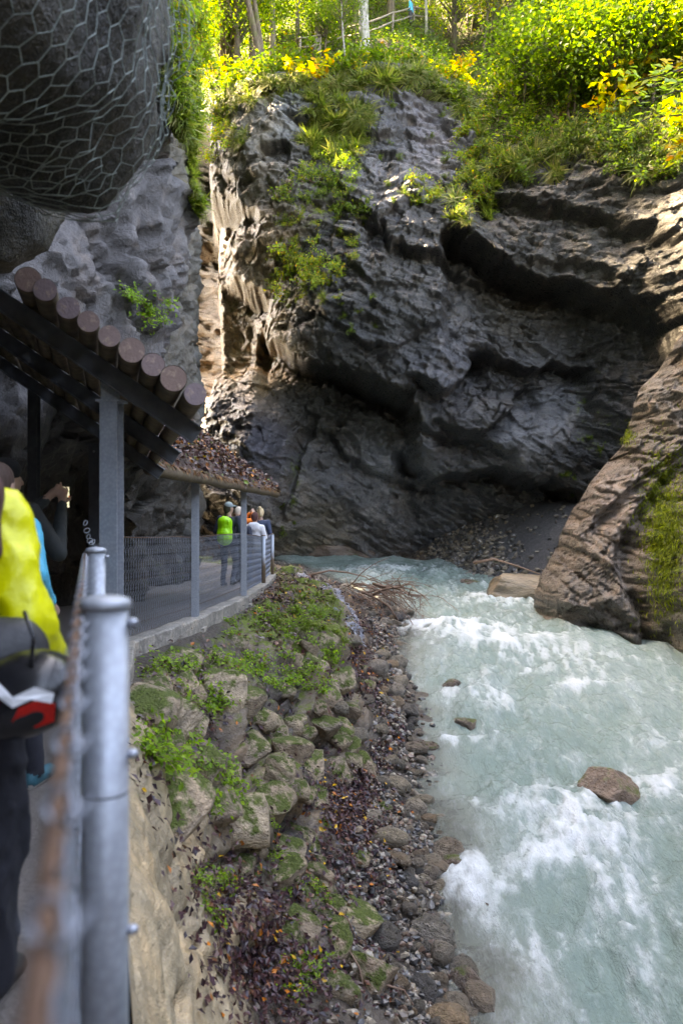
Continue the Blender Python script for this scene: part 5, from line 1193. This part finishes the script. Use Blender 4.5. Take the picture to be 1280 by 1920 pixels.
trees = [ # pixel of the foot, trunk height, radius, colour, lean, crown, crown scale, label
 (687,122,15,.28,GREY,(-.03,0),0,1.0,'tall pale grey trunked tree at the rim of the wall'),
 (497,158,13,.17,BRN,(-.16,.05),0,.9,'mossy leaning tree at the rim beside a broken stump'),
 (500,150,14,.14,BRN,(-.10,.05),2,.8,'thin leaning tree growing from the same spot as the mossy one'),
 (513,120,16,.17,(.2,.16,.12),(0,0),2,1.0,'straight slim tree behind the mossy leaning one'),
 (590,105,12,.14,(.2,.18,.15),(.01,0),1,.8,'short snapped looking trunk among young leaves'),
 (608,70,17,.26,BRN,(0,.02),0,1.,'dark stout trunk behind the sapling'),
 (472,140,14,.16,BRN,(-.05,0),0,.9,'slim brown tree left of the forked pair'),
 (440,140,14,.14,BRN,(.02,.02),2,.9,'slender tree above the narrow slot'),
 (655,150,5,.05,GREY,(-.04,0),1,.45,'young pale sapling leaning at the rim'),
 (1068,140,9,.16,(.07,.06,.035),(.01,0),1,.75,'moss covered tree standing on the vegetated ledge'),
 (930,70,15,.3,(.16,.15,.08),(-.02,0),0,.9,'big mossy tree beside the wooden railing'),
 (905,110,6,.08,BRN,(.05,0),3,.7,'small golden leaved tree below the wooden railing'),
 (730,40,16,.2,BRN,(.02,0),0,1.,'brown tree behind the wooden railing'),
 (800,60,7,.09,(.3,.27,.22),(0,0),1,.6,'young tree growing through the wooden railing'),
 (1180,60,10,.12,BRN,(-.05,0),1,.9,'leafy tree high on the slope above the ledge'),
 (1010,60,9,.12,BRN,(.05,0),1,.8,'bright green tree on the upper slope beyond the mossy one'),
 (560,90,12,.12,BRN,(0,0),1,.8,'bushy green tree behind the rim'),
 (660,60,9,.1,BRN,(0,0),1,.7,'low green tree between the grey trunk and the railing'),
 (410,120,14,.18,BRN,(0,.02),0,1.,'sunlit tree at the head of the slot'),
 (1240,40,9,.12,BRN,(0,0),2,.8,'slim tree at the top of the right hand slope')]
for k, (px, py, hh_, r0, colr, lean, ci, cs_, lab) in enumerate(trees):
    p = hill_pt(px, py); tr = empty('tree', tuple(p)); tag(tr, lab, 'tree')
    tm, Pt = trunk_mesh(k+1, hh_, r0, colr, lean, .25 if hh_ > 8 else .12); obj('trunk', tm, tr)
    lv, lb = CR[ci]; zc = {0: 7., 1: 6.2, 2: 6.5, 3: 4.6}[ci]*cs_
    top = Pt[-1]; oz = max(hh_*.78-zc, -zc*.35)
    i = 9; cxy = (Pt[i][0], Pt[i][1])
    a = obj('crown', lv, tr); a.scale = (cs_,)*3; a.location = (cxy[0], cxy[1], oz); a.rotation_euler = (0, 0, k*1.3)
    b = obj('limb', lb, tr); b.scale = (cs_,)*3; b.location = (cxy[0], cxy[1], oz); b.rotation_euler = (0, 0, k*1.3)
# more trees deeper in the wood
rt = np.random.default_rng(88); nback = 0; tmb = [trunk_mesh(60+k, 15, .17, BRN, (rt.normal(0, .03), 0), .3) for k in range(3)]
while nback < 50:
    x = rt.uniform(-17, 20); s_ = rt.uniform(9, 34)
    if nback >= 46: x = rt.uniform(-6.5, -4.5); s_ = rt.uniform(.5, 4)  # the last few stand at the rim, added to shade the wall
    i = np.argmin((HX-x)**2+(HS-s_)**2); p = HV[i]; tr = empty('tree', tuple(p)); ci = int(rt.integers(0, 3)); lv, lb = CR[ci]; cs_ = rt.uniform(.85, 1.3)
    obj('trunk', tmb[nback % 3][0], tr); a = obj('crown', lv, tr); a.scale = (cs_,)*3; a.location = (0, 0, rt.uniform(-1.5, 3)); a.rotation_euler = (0, 0, rt.uniform(0, 6))
    b = obj('limb', lb, tr); b.scale = a.scale; b.location = a.location; b.rotation_euler = a.rotation_euler
    tag(tr, 'leafy tree deeper in the sunlit wood', 'tree', 'trees deeper in the wood'); nback += 1
# small leafy trees and tall bushes crowding the slope
tsm = [trunk_mesh(80+k, 4.2, .07, BRN, (0, 0), .15)[0] for k in range(2)]
CS = [crown_mesh('crown', 210, 70, 40, (1.7, 1.7, 1.5), .2, GREEN, 2.6), crown_mesh('crown', 211, 70, 40, (1.5, 1.5, 1.7), .2, GREEN+[(2, (.2, .27, .03))], 2.8), crown_mesh('crown', 212, 60, 40, (1.4, 1.4, 1.4), .2, AUTUMN, 2.4)]
for k in range(34):
    x = rt.uniform(5, 15.5) if k > 4 else rt.uniform(-5, 1); s_ = rt.uniform(1.5, 11) if k > 4 else rt.uniform(7, 12); i = np.argmin((HX-x)**2+(HS-s_)**2)
    if k > 4 and 640+F*HV[i][0]/HV[i][1] < 930: continue
    tr = empty('tree', tuple(HV[i])); lv, lb = CS[0 if k % 5 < 2 else 1 if k % 5 < 4 or k % 10 == 4 else 2]; cs_ = rt.uniform(.7, 1.25)
    tr.scale = (cs_,)*3; obj('trunk', tsm[k % 2], tr); a = obj('crown', lv, tr); a.rotation_euler = (0, 0, rt.uniform(0, 6)); b = obj('limb', lb, tr); b.rotation_euler = a.rotation_euler
    wh = 'near the rim of the wall' if s_ < 4 else 'in the middle of the slope' if s_ < 8 else 'on the upper slope'; kd = 'yellowing' if k % 10 == 9 else 'green'
    tag(tr, 'small '+kd+' leafy tree '+wh, 'tree', 'small '+kd+' trees '+wh)
# low bushes along the rim and across the upper slope
for k in range(110):
    x = rt.uniform(-7, 15); s_ = abs(rt.normal(0, 5))+.1; s_ = s_ if x > 4.5 else s_*.35+rt.uniform(0, .6); i = np.argmin((HX-x)**2+(HS-s_)**2)
    shrub(['green', 'green', 'autumn', 'green', 'autumn'][k % 5] if k % 13 else 'gold', HV[i], np.array([0, -.3, 1.]), rt.uniform(.9, 2.3), [c_+(' at the rim of the wall' if s_ < 3 else ' on the middle of the forest slope' if s_ < 7 else ' high on the forest slope') for c_ in ('green leafy bush', 'golden leaved bush', 'yellowing leafy bush')][1 if k % 13 == 0 else 0 if k % 5 in (0, 1, 3) else 2], 'bush', [c_+(' at the rim' if s_ < 3 else ' mid slope' if s_ < 7 else ' high on the slope') for c_ in ('green bushes', 'golden bushes', 'yellowing bushes')][1 if k % 13 == 0 else 0 if k % 5 in (0, 1, 3) else 2], rt)
# trees on top of the left cliff (unseen, added to shade the gorge)
tvq = LV.reshape(NLu, NLv, 3)[:, -1]
for k in range(26):
    i = int(np.interp(k/25, [0, 1], [120, 400])); p = tvq[i]+np.array([-rt.uniform(.5, 4), 0, .2]); tr = empty('tree', tuple(p)); lv, lb = CR[k % 3]; obj('trunk', tmb[k % 3][0], tr); a = obj('crown', lv, tr); a.location = (0, 0, rt.uniform(-2, 1)); a.rotation_euler = (0, 0, rt.uniform(0, 6)); b = obj('limb', lb, tr); b.location = a.location; b.rotation_euler = a.rotation_euler
    tag(tr, 'unseen tree added on top of the grey cliff to shade the gorge', 'tree', 'trees on the cliff top')
# yellow beech branches reaching in from a tree on the right hand buttress
bt = empty('beech_tree', (11.2, 11.5, 6.6)); tag(bt, 'beech with yellow leaves reaching in from the right above the buttress', 'tree')
def woody(o, c): a_ = o.data.color_attributes.new('Col', 'FLOAT_COLOR', 'POINT'); a_.data.foreach_set('color', [*c, 1]*len(o.data.vertices))
mb = MB(); mb.tube([(.8, .3, -1.5), (0, 0, .2), (-1.6, -.6, 1.6), (-3.2, -1.2, 2.0)], [.17, .14, .10, .05], 9); o = mb.build('trunk', [M_TRUNK], bt, True); woody(o, (.2, .18, .16))
br = [[(1330,110),(1260,135),(1200,150),(1180,135)],[(1330,190),(1270,170),(1210,190),(1160,185)],[(1340,230),(1280,215),(1220,220),(1170,240)],[(1340,150),(1290,150),(1250,160),(1230,130)],[(1330,280),(1290,255),(1270,275),(1275,300)],[(1330,120),(1290,110),(1260,120),(1240,150)]]
for bi, pts in enumerate(br):
    W = [PX(px, py, 9.3+.25*bi) for px, py in pts]; W = [np.array([8.0, 10.3, 8.6]), W[0]*.6+np.array([8.0, 10.3, 8.4])*.4]+W
    mb = MB(); mb.tube([tuple(p-np.array(bt.location)) for p in W], [.03, .022, .014, .010, .007, .003], 5); limb = mb.build('branch', [M_TRUNK], bt, True); woody(limb, (.12, .09, .07))
    nl = 34; f_ = rt.uniform(2, 5, nl); P_ = np.array([W[int(q_)]+(W[min(int(q_)+1, 5)]-W[int(q_)])*(q_-int(q_)) for q_ in f_])+rt.normal(0, .05, (nl, 3))
    V_, F_ = leaves_geo(P_-np.array(bt.location), np.tile([[0, -.5, .8]], (nl, 1)), rt.uniform(.10, .16, nl), rt, .2, .6, .35, np.tile([[-.7, 0, -.35]], (nl, 1)))
    pal = [(3, (.60, .38, .02)), (2, (.5, .42, .04)), (1, (.6, .22, .02))] if bi in (4, 5) else [(3, (.42, .48, .07)), (2, (.55, .48, .04)), (1, (.26, .34, .05))]
    obj('leaves', mesh('leaves', V_, F_, [M_LEAF], False, attrs={'Col': leaf_cols(nl, pal, rt)}), limb)

# ================================================================== wooden railing of the upper trail
def trail_fence(name, lab, pts, hgt=1.05):
    W = [Vector(hill_pt(px, py)) for px, py in pts]; o = empty(name, tuple(W[0])); tag(o, lab, 'fence'); r_ = random.Random(4)
    for p in W:
        mb = MB(); mb.tube([(0, 0, -.3), (.02, 0, hgt+.08)], [.06, .055], 8); q_ = mb.build('post', [M_WOOD], o, True); q_.location = p-W[0]
    for hz in (.55, 1.0):
        for a, b in zip(W[:-1], W[1:]):
            d_ = (b-a).normalized(); mb = MB(); mb.tube([tuple(a-W[0]-d_*.15+Vector((0, -.05, hz*hgt))), tuple((a+b)/2-W[0]+Vector((0, -.05, hz*hgt-.02))), tuple(b-W[0]+d_*.15+Vector((0, -.05, hz*hgt+.02)))], .045, 7); mb.build('rail', [M_WOOD], o, True)
    return o
trail_fence('trail_fence', 'grey wooden pole fence along the upper trail', [(560,112),(600,108),(640,90),(692,88),(735,62),(775,52),(830,52),(872,48),(930,36),(985,24)])
trail_fence('trail_fence', 'wooden fence at the very top of the right hand slope', [(1180,18),(1225,12),(1275,6),(1330,2)])
# ================================================================== people
def fabric(name, col, rough=.75, var=.15, sc=30, bump=.004):
    return plain(name, col, rough, 0, var, sc, bump)
M_SKIN = plain('skin', (.45, .27, .20), .5, 0, .08, 20); M_SOLE = plain('shoe_sole', (.55, .53, .5), .7); M_EYE = plain('eye', (.03, .02, .02), .3)
class Body:
    """collects round cones and ellipsoids and skins them as one continuous surface"""
    def __init__(s): s.p = []
    def cone(s, a, b, ra, rb, m, k=.03, flat=1.): s.p.append(('c', np.array(a, float), np.array(b, float), ra, rb, m, k, flat)); return s
    def ell(s, c, r, m, k=.03): s.p.append(('e', np.array(c, float), np.array(r, float), 0, 0, m, k, 1.)); return s
    def build(s, name, mats, parent, h=.013, fold=.006, seed=0):
        lo = np.full(3, 9.); hi = -lo
        for q in s.p:
            if q[0] == 'c': r = max(q[3], q[4])*max(1, q[7]); lo = np.minimum(lo, np.minimum(q[1], q[2])-r); hi = np.maximum(hi, np.maximum(q[1], q[2])+r)
            else: lo = np.minimum(lo, q[1]-q[2]); hi = np.maximum(hi, q[1]+q[2])
        lo -= .05; hi += .05; ax = [np.arange(lo[i], hi[i], h, dtype=np.float32) for i in range(3)]
        val = np.full([len(a) for a in ax], 1., np.float32); raw = val.copy(); mid = np.zeros(val.shape, np.int8)
        for q in s.p:
            if q[0] == 'c': r = max(q[3], q[4])*max(1, q[7])+.07; l_, h_ = np.minimum(q[1], q[2])-r, np.maximum(q[1], q[2])+r
            else: l_, h_ = q[1]-q[2]-.07, q[1]+q[2]+.07
            sl = tuple(slice(int(np.searchsorted(ax[i], l_[i])), int(np.searchsorted(ax[i], h_[i]))) for i in range(3))
            P = np.stack(np.meshgrid(*[ax[i][sl[i]] for i in range(3)], indexing='ij'), -1)
            if P.size == 0: continue
            if q[0] == 'c':
                f = np.array([1, 1/q[7], 1], np.float32); a, b = q[1]*f, q[2]*f; Pf = P*f; ba = b-a; t_ = np.clip(((Pf-a) @ ba)/(ba @ ba+1e-9), 0, 1)
                d = np.linalg.norm(Pf-a-t_[..., None]*ba, axis=-1)-(q[3]+(q[4]-q[3])*t_)
            else:
                k0 = np.linalg.norm((P-q[1])/q[2], axis=-1); d = (k0-1)*q[2].min()
            d = d.astype(np.float32); v = val[sl]; rw_ = raw[sl]; up = d < rw_; mid[sl] = np.where(up, q[5], mid[sl]); raw[sl] = np.where(up, d, rw_); val[sl] = smin(v, d, q[6])
        if fold:
            G_ = np.stack(np.meshgrid(*ax, indexing='ij'), -1).reshape(-1, 3); nr = np.abs(val.ravel()) < .05; dd = np.zeros(len(G_), np.float32)
            cl = np.isin(mid.ravel(), (0, 1)); nr &= cl
            dd[nr] = fbm(G_[nr]*np.array([13, 13, 7])+seed*5, 3, 950+seed, .5, True)*fold; val = val-dd.reshape(val.shape)
        V, Fc = surface_nets(val, lo, h)
        ci = np.clip(((V-lo)/h).round().astype(int), 0, np.array(val.shape)-1); vm = mid[ci[:, 0], ci[:, 1], ci[:, 2]]; fm_ = vm[Fc[:, 0]]
        return obj(name, mesh(name, V, Fc, mats, True, fm_), parent)
def hand(B, w, d, side, m=2, curl=.4):
    """palm and five bent fingers at wrist w, pointing along d"""
    d = np.array(d, float); d /= np.linalg.norm(d); w = np.array(w, float); ref = np.array([0, 1., 0]) if abs(d[1]) < .7 else np.array([0, 0, 1.]); a = np.cross(d, ref); a /= np.linalg.norm(a); n = np.cross(a, d)
    B.cone(w, w+d*.06, .024, .03, m, .02); pc = w+d*.085
    for i, L in enumerate((.062, .07, .066, .05)):
        b0 = w+d*.075+n*(.027-.018*i); b1 = b0+d*L*.55+a*side*curl*.02; b2 = b1+(d*(1-curl)+a*side*curl)*L*.5; B.cone(b0, b1, .010, .009, m, .006); B.cone(b1, b2, .009, .0075, m, .006)
    t0 = w+d*.03+n*.03; t1 = t0+d*.035+n*.022+a*side*.012; B.cone(t0, t1, .012, .010, m, .008); B.cone(t1, t1+d*.03+a*side*.012, .010, .008, m, .006)
def person(name, label, loc, rz, H=1.75, jacket=(.1, .1, .1), trousers=(.03, .03, .04), shoes=(.02, .02, .02), skin=None, hair=None, hairlen=0., cap=None, arms=None, legs=None, hem=.0, h=.014, head=(0, 0), coat=0., group=None, hood=None, bun=False, hands=True, jrough=.75, lean=0., widthk=1., fold=.006, sole=True, seed=0, drape=False):
    o = empty(name, loc, rz); tag(o, label, 'person', group); s = H/1.75; B = Body(); k = s*widthk
    J = lambda x, y, z: np.array([x*k, y*s+lean*max(0, z-.9), z*s])
    legs = legs or [((-.10, 0, .90), (-.105, .02, .48), (-.11, -.01, .09)), ((.10, 0, .90), (.105, .02, .48), (.11, -.01, .09))]
    arms = arms or [((-.19, 0, 1.40), (-.25, -.03, 1.13), (-.25, .08, .90)), ((.19, 0, 1.40), (.25, -.03, 1.13), (.25, .08, .90))]
    for hp, kn, an in legs:
        hp, kn, an = J(*hp), J(*kn), J(*an); B.cone(hp, kn, .092*k, .062*k, 1, .03); B.cone(kn, an, .063*k, .05*k, 1, .02)
        ft = an+np.array([0, .15*s, -.045*s]); B.cone(an+np.array([0, -.03*s, -.045*s]), ft, .042*s, .036*s, 3, .02); 
        if sole: B.cone(an+np.array([0, -.035*s, -.075*s]), ft+np.array([0, .005, -.025*s]), .028*s, .022*s, 4, .006)
    B.cone(J(-.05, 0, .95), J(.05, 0, .95), .125*k, .125*k, 1, .04, .85)
    B.cone(J(0, 0, 1.02), J(0, 0, 1.30), .135*k, .15*k, 0, .05, .8); B.cone(J(-.11, 0, 1.36), J(.11, 0, 1.36), .10*k, .10*k, 0, .05, .95)
    B.cone(J(-.04, 0, .98-hem), J(.04, 0, .98-hem), (.145+coat*.3)*k, (.145+coat*.3)*k, 0, .05, .85)
    if coat: B.cone(J(0, 0, .95), J(0, 0, .95-coat), .15*k, .17*k, 0, .04, .85)
    for i, (sh_, el_, wr_) in enumerate(arms):
        sh_, el_, wr_ = J(*sh_), J(*el_), J(*wr_); B.cone(sh_, el_, .068*k, .054*k, 0, .035); B.cone(el_, wr_, .053*k, .038*k, 0, .02)
        if hands: hand(B, wr_+(wr_-el_)/np.linalg.norm(wr_-el_)*.03, wr_-el_, 1 if i == 0 else -1)
    hy, hp_ = head; hc = J(0, .015, 1.635); c_, s__ = math.cos(hy), math.sin(hy)
    HR = lambda x, y, z: hc+np.array([x*c_-y*s__, x*s__+y*c_, z+y*hp_])*s
    B.cone(J(0, -.005, 1.40), J(0, .0, 1.55), .058*s, .052*s, 2, .02); B.ell(HR(0, 0, .02), np.array([.078, .095, .105])*s, 2, .02); B.ell(HR(0, .025, -.045), np.array([.058, .068, .068])*s, 2, .03)
    B.cone(HR(0, .092, .015), HR(0, .112, -.018), .011*s, .016*s, 2, .012); B.cone(HR(-.02, .088, -.05), HR(.02, .088, -.05), .008*s, .008*s, 2, .008)
    for sx in (-1, 1): B.ell(HR(sx*.078, -.005, .0), np.array([.014, .024, .034])*s, 2, .008); B.ell(HR(sx*.032, .082, .02), np.array([.013, .012, .010])*s, 5, .003)
    if hood: B.cone(J(-.07, -.09, 1.44), J(.07, -.09, 1.44), .065*k, .065*k, 0, .04); B.ell(J(0, -.12, 1.37), np.array([.11, .06, .09])*k, 0, .04)
    ms = [fabric(name+'_jacket', jacket, jrough), fabric(name+'_trousers', trousers, .85), skin or M_SKIN, fabric(name+'_shoes', shoes, .6), M_SOLE, M_EYE]
    B.build('body', ms, o, h, fold, seed)
    if hair:
        Hh = Body(); Hh.ell(HR(0, -.018, .045), np.array([.088, .098, .098])*s, 0, .03); Hh.ell(HR(0, -.045, -.01), np.array([.082, .07, .10])*s, 0, .03)
        if hairlen: Hh.cone(HR(0, -.07, .0), HR(.02, -.10, -.08-hairlen*.5), .085*s, .085*s, 0, .05); Hh.cone(HR(.02, -.10, -.08-hairlen*.5), HR(.03, -.10, -.08-hairlen), .08*s, .045*s, 0, .05)
        if drape: Hh.cone(HR(.06, -.08, .0), HR(.19, -.14, -.17), .07*s, .065*s, 0, .05); Hh.cone(HR(.19, -.14, -.17), HR(.245, -.15, -.33), .06*s, .025*s, 0, .04)
        if bun: Hh.cone(HR(0, -.08, .10), HR(0, -.10, .135), .045*s, .045*s, 0, .02); Hh.cone(HR(0, -.10, .09), HR(.03, -.14, -.05), .035*s, .02*s, 0, .02)
        t = NT('hair'); v = t.pos(True); nn = t.noise(t.mapping(v, (60, 60, 6)), 1, 4); t.set(col=t.mix(nn, tuple(x*.5 for x in hair), tuple(min(1, x*1.5) for x in hair)), rough=.6, spec=.15, normal=t.bump(nn, .01)); Hh.build('hair', [t.m], o, min(h, .012), 0)
    if cap:
        cc, kind = cap; K = Body(); K.ell(HR(0, -.01, .06), np.array([.094, .108, .085])*s, 0, .02)
        if kind == 'peak': K.cone(HR(-.04, .10, .055), HR(.04, .10, .055), .02*s, .02*s, 0, .02); K.ell(HR(0, .125, .05), np.array([.07, .06, .012])*s, 0, .02)
        else: K.ell(HR(0, -.01, .085), np.array([.096, .108, .075])*s, 0, .02)
        K.build('cap', [fabric(name+'_cap', cc, .9)], o, min(h, .011), .0)
    return o
gz = lambda y: float(path_z(y))+.004
# hikers on the path beyond the shelters
person('person', 'hiker in navy jacket and grey cap with a lime green pack, seen from behind', (-2.42, 17.2, gz(17.2)), -.25, 1.79, (.018, .022, .04), (.03, .036, .055), (.03, .03, .04), hair=(.06, .045, .035), cap=((.22, .27, .27), 'peak'), head=(-.6, 0), legs=[((-.10, 0, .90), (-.11, .03, .48), (-.12, -.02, .09)), ((.10, 0, .90), (.12, .10, .50), (.13, -.12, .12))], arms=[((-.20, 0, 1.42), (-.27, -.05, 1.15), (-.26, .06, .92)), ((.20, 0, 1.42), (.27, -.03, 1.15), (.27, .02, .90))], seed=1)
person('person', 'hiker in a bright orange jacket raising both arms to take a picture', (-2.46, 19.2, gz(19.2)), -.9, 1.74, (.75, .16, .01), (.03, .03, .04), hair=(.55, .47, .38), arms=[((-.19, 0, 1.42), (-.22, .24, 1.42), (-.08, .34, 1.60)), ((.19, 0, 1.42), (.24, .24, 1.44), (.08, .34, 1.60))], hood=True, seed=2)
person('person', 'hiker in dark navy clothes half hidden by the shelter post', (-2.28, 18.4, gz(18.4)), -.3, 1.55, (.03, .035, .055), (.02, .02, .03), hair=(.02, .016, .015), seed=3)
person('person', 'woman in a pale grey jacket and blue jeans with brown hair, seen from behind', (-2.0, 18.5, gz(18.5)), -.2, 1.60, (.62, .61, .64), (.13, .22, .42), (.15, .17, .25), hair=(.10, .045, .04), bun=False, hood=True, hem=.06, arms=[((-.18, 0, 1.38), (-.24, .0, 1.12), (-.14, .16, 1.05)), ((.18, 0, 1.38), (.25, .0, 1.12), (.16, .16, 1.05))], widthk=1.05, seed=4)
person('person', 'blonde woman in a dark blue jacket and jeans by the end of the railing', (-2.08, 20.6, gz(20.6)), -.1, 1.74, (.03, .045, .09), (.12, .2, .38), (.4, .4, .45), hair=(.60, .45, .27), bun=True, seed=5)
# three people close to the camera on the path
person('person', 'person in a loose bright yellow rain jacket and black trousers beside the railing', (-1.07, 2.12, -1.3), -.1, 1.61, (.62, .60, .01), (.012, .013, .02), (.02, .02, .02), hair=(.10, .05, .045), hairlen=.24, drape=True, arms=[((-.19, 0, 1.39), (-.27, -.04, 1.12), (-.26, .1, .92)), ((.17, -.02, 1.39), (.255, -.06, 1.10), (.27, .10, .90))], coat=.08, hem=.05, widthk=1.17, h=.011, jrough=.42, fold=.020, seed=6, legs=[((-.10, 0, .90), (-.105, .02, .48), (-.11, -.01, .09)), ((.12, 0, .90), (.15, .02, .48), (.14, -.02, .09))])
person('person', 'person in a turquoise jacket with teal shoes standing behind the yellow jacket', (-1.655, 3.85, -1.3), -.2, 1.52, (.01, .42, .60), (.015, .016, .025), (.02, .13, .17), hair=(.08, .05, .04), h=.013, jrough=.5, fold=.01, seed=7, arms=[((-.19, 0, 1.40), (-.25, -.03, 1.13), (-.2, .12, 1.0)), ((.19, 0, 1.40), (.27, -.05, 1.16), (.24, .12, 1.0))], legs=[((-.10, 0, .90), (-.105, .02, .48), (-.11, -.01, .09)), ((.10, 0, .90), (.17, .02, .48), (.24, -.02, .09))])
person('person', 'bearded man in a dark grey coat and black woolly hat holding up a phone', (-2.10, 5.0, -1.3), -.25, 1.60, (.028, .034, .034), (.02, .02, .025), (.02, .02, .02), hair=(.02, .016, .014), cap=((.008, .008, .01), 'wool'), coat=.28, head=(-.5, 0), arms=[((-.19, 0, 1.42), (-.22, .22, 1.22), (.05, .36, 1.50)), ((.20, 0, 1.42), (.33, .12, 1.14), (.20, .36, 1.46))], h=.013, seed=8)
# ------------------------------------------------------------------ what they carry
def pack(name, mats, prims, loc, rz, h=.012, fold=0., seed=0):
    B = Body()
    for q in prims:
        (B.cone if q[0] == 'c' else B.ell)(*q[1:])
    o = B.build(name, mats, None, h, fold, seed); o.location = loc; o.rotation_euler = (0, 0, rz); return o
M_LIME = plain('lime_cover', (.30, .78, .015), .45, 0, .1, 12, .006); M_BLACK = fabric('black_nylon', (.012, .013, .016), .55)
o = pack('backpack', [M_LIME], [('c', (0, 0, .12), (0, 0, .42), .155, .15, 0, .06, .72), ('e', (0, -.05, .16), (.15, .13, .17), 0, .06), ('e', (0, -.02, .46), (.13, .1, .1), 0, .06)], (-2.47, 16.99, gz(17.2)+.93), -.25, fold=.014, seed=9); tag(o, 'lime green rain cover over a backpack on the navy jacket', 'backpack')
o = pack('hip_pack', [M_BLACK], [('c', (-.08, 0, 0), (.07, 0, .02), .085, .075, 0, .04, .8), ('e', (0, -.03, -.02), (.14, .07, .1), 0, .04)], (-.865, 1.94, -.355), .2, .009, .004); tag(o, 'black hip pack at the back of the yellow jacket', 'bag')
# helmet clipped under the pack
he = empty('helmet', (-.705, 1.80, -.40), -.25); tag(he, 'red, white and black bike helmet hanging below the hip pack', 'helmet'); he.rotation_euler = (.5, -.1, -.25)
MH = [plain('helmet_black', (.012, .012, .014), .25), plain('helmet_red', (.60, .015, .01), .25), plain('helmet_white', (.75, .76, .78), .3), plain('yellow_badge', (.7, .45, .02), .4)]
B = Body(); B.ell((0, 0, 0), (.125, .10, .085), 0, .02); B.ell((-.02, 0, -.02), (.115, .11, .07), 0, .03); B.build('shell', [MH[0]], he, .008, 0)
def hpatch(name, poly, mat, lift):
    V = []; n = len(poly)
    for f_ in (1.02, 1.02+lift):
        for (u, v_) in poly:
            y = -math.sqrt(max(.02, 1-(u/.130)**2-(v_/.095)**2))*.105; V.append((u*f_, y*f_, v_*f_))
    F_ = [tuple(range(n, 2*n))]+[(i, (i+1) % n, n+(i+1) % n, n+i) for i in range(n)]; mb = MB(); mb.add(V, F_); return mb.build(name, [mat], he)
hpatch('white_band', [(-.12, .012), (-.07, .035), (-.045, .066), (0, .075), (.035, .05), (.075, .055), (.105, .03), (.10, .015), (.07, .038), (.035, .033), (0, .058), (-.035, .052), (-.06, .02), (-.118, -.004)], MH[2], .05)
hpatch('red_panel', [(-.118, -.012), (-.06, .012), (-.03, .042), (.0, .048), (-.005, .01), (-.04, -.005), (-.112, -.035)], MH[1], .03); hpatch('red_panel', [(.02, -.002), (.045, .028), (.085, .033), (.105, .01), (.09, -.03), (.06, -.028)], MH[1], .03)
mb = MB(); mb.tube([(-.055, -.098, -.036), (-.055, -.108, -.036)], .009, 10); mb.build('badge', [MH[3]], he); mb = MB(); mb.tube([(.05, -.02, .07), (.06, .02, .13), (.03, .06, .17)], .005, 5); mb.build('strap', [MH[0]], he, True)
# phone with a lit screen
ph = empty('phone', (-1.875, 5.42, .10), .95); tag(ph, 'phone with a lit screen held up by the man in the dark coat', 'phone')
mb = MB(); mb.box((0, 0, 0), (.075, .009, .15)); mb.build('case', [MH[0]], ph)
t = NT('lit_screen'); v = t.pos(True); nn = t.noise(v, 40, 3); t.set(col=(.02, .02, .02), rough=.2); t.l(t.ramp(nn, [(.35, (.05, .1, .04)), (.5, (.45, .5, .45)), (.6, (.1, .12, .1)), (.7, (.5, .12, .05))]), t.b.inputs['Emission Color']); t.b.inputs['Emission Strength'].default_value = .12
mb = MB(); mb.box((0, -.0055, 0), (.068, .002, .14)); mb.build('screen', [t.m], ph)
# walker on the upper trail
pt_ = hill_pt(772, 52); person('person', 'walker in a turquoise jacket on the upper trail behind the wooden fence', (float(pt_[0]), float(pt_[1])+.5, float(pt_[2])+.25), 1.2, 1.72, (.02, .42, .62), (.05, .05, .06), (.03, .03, .03), hair=(.07, .05, .04), h=.025, fold=0, hands=False, seed=10)
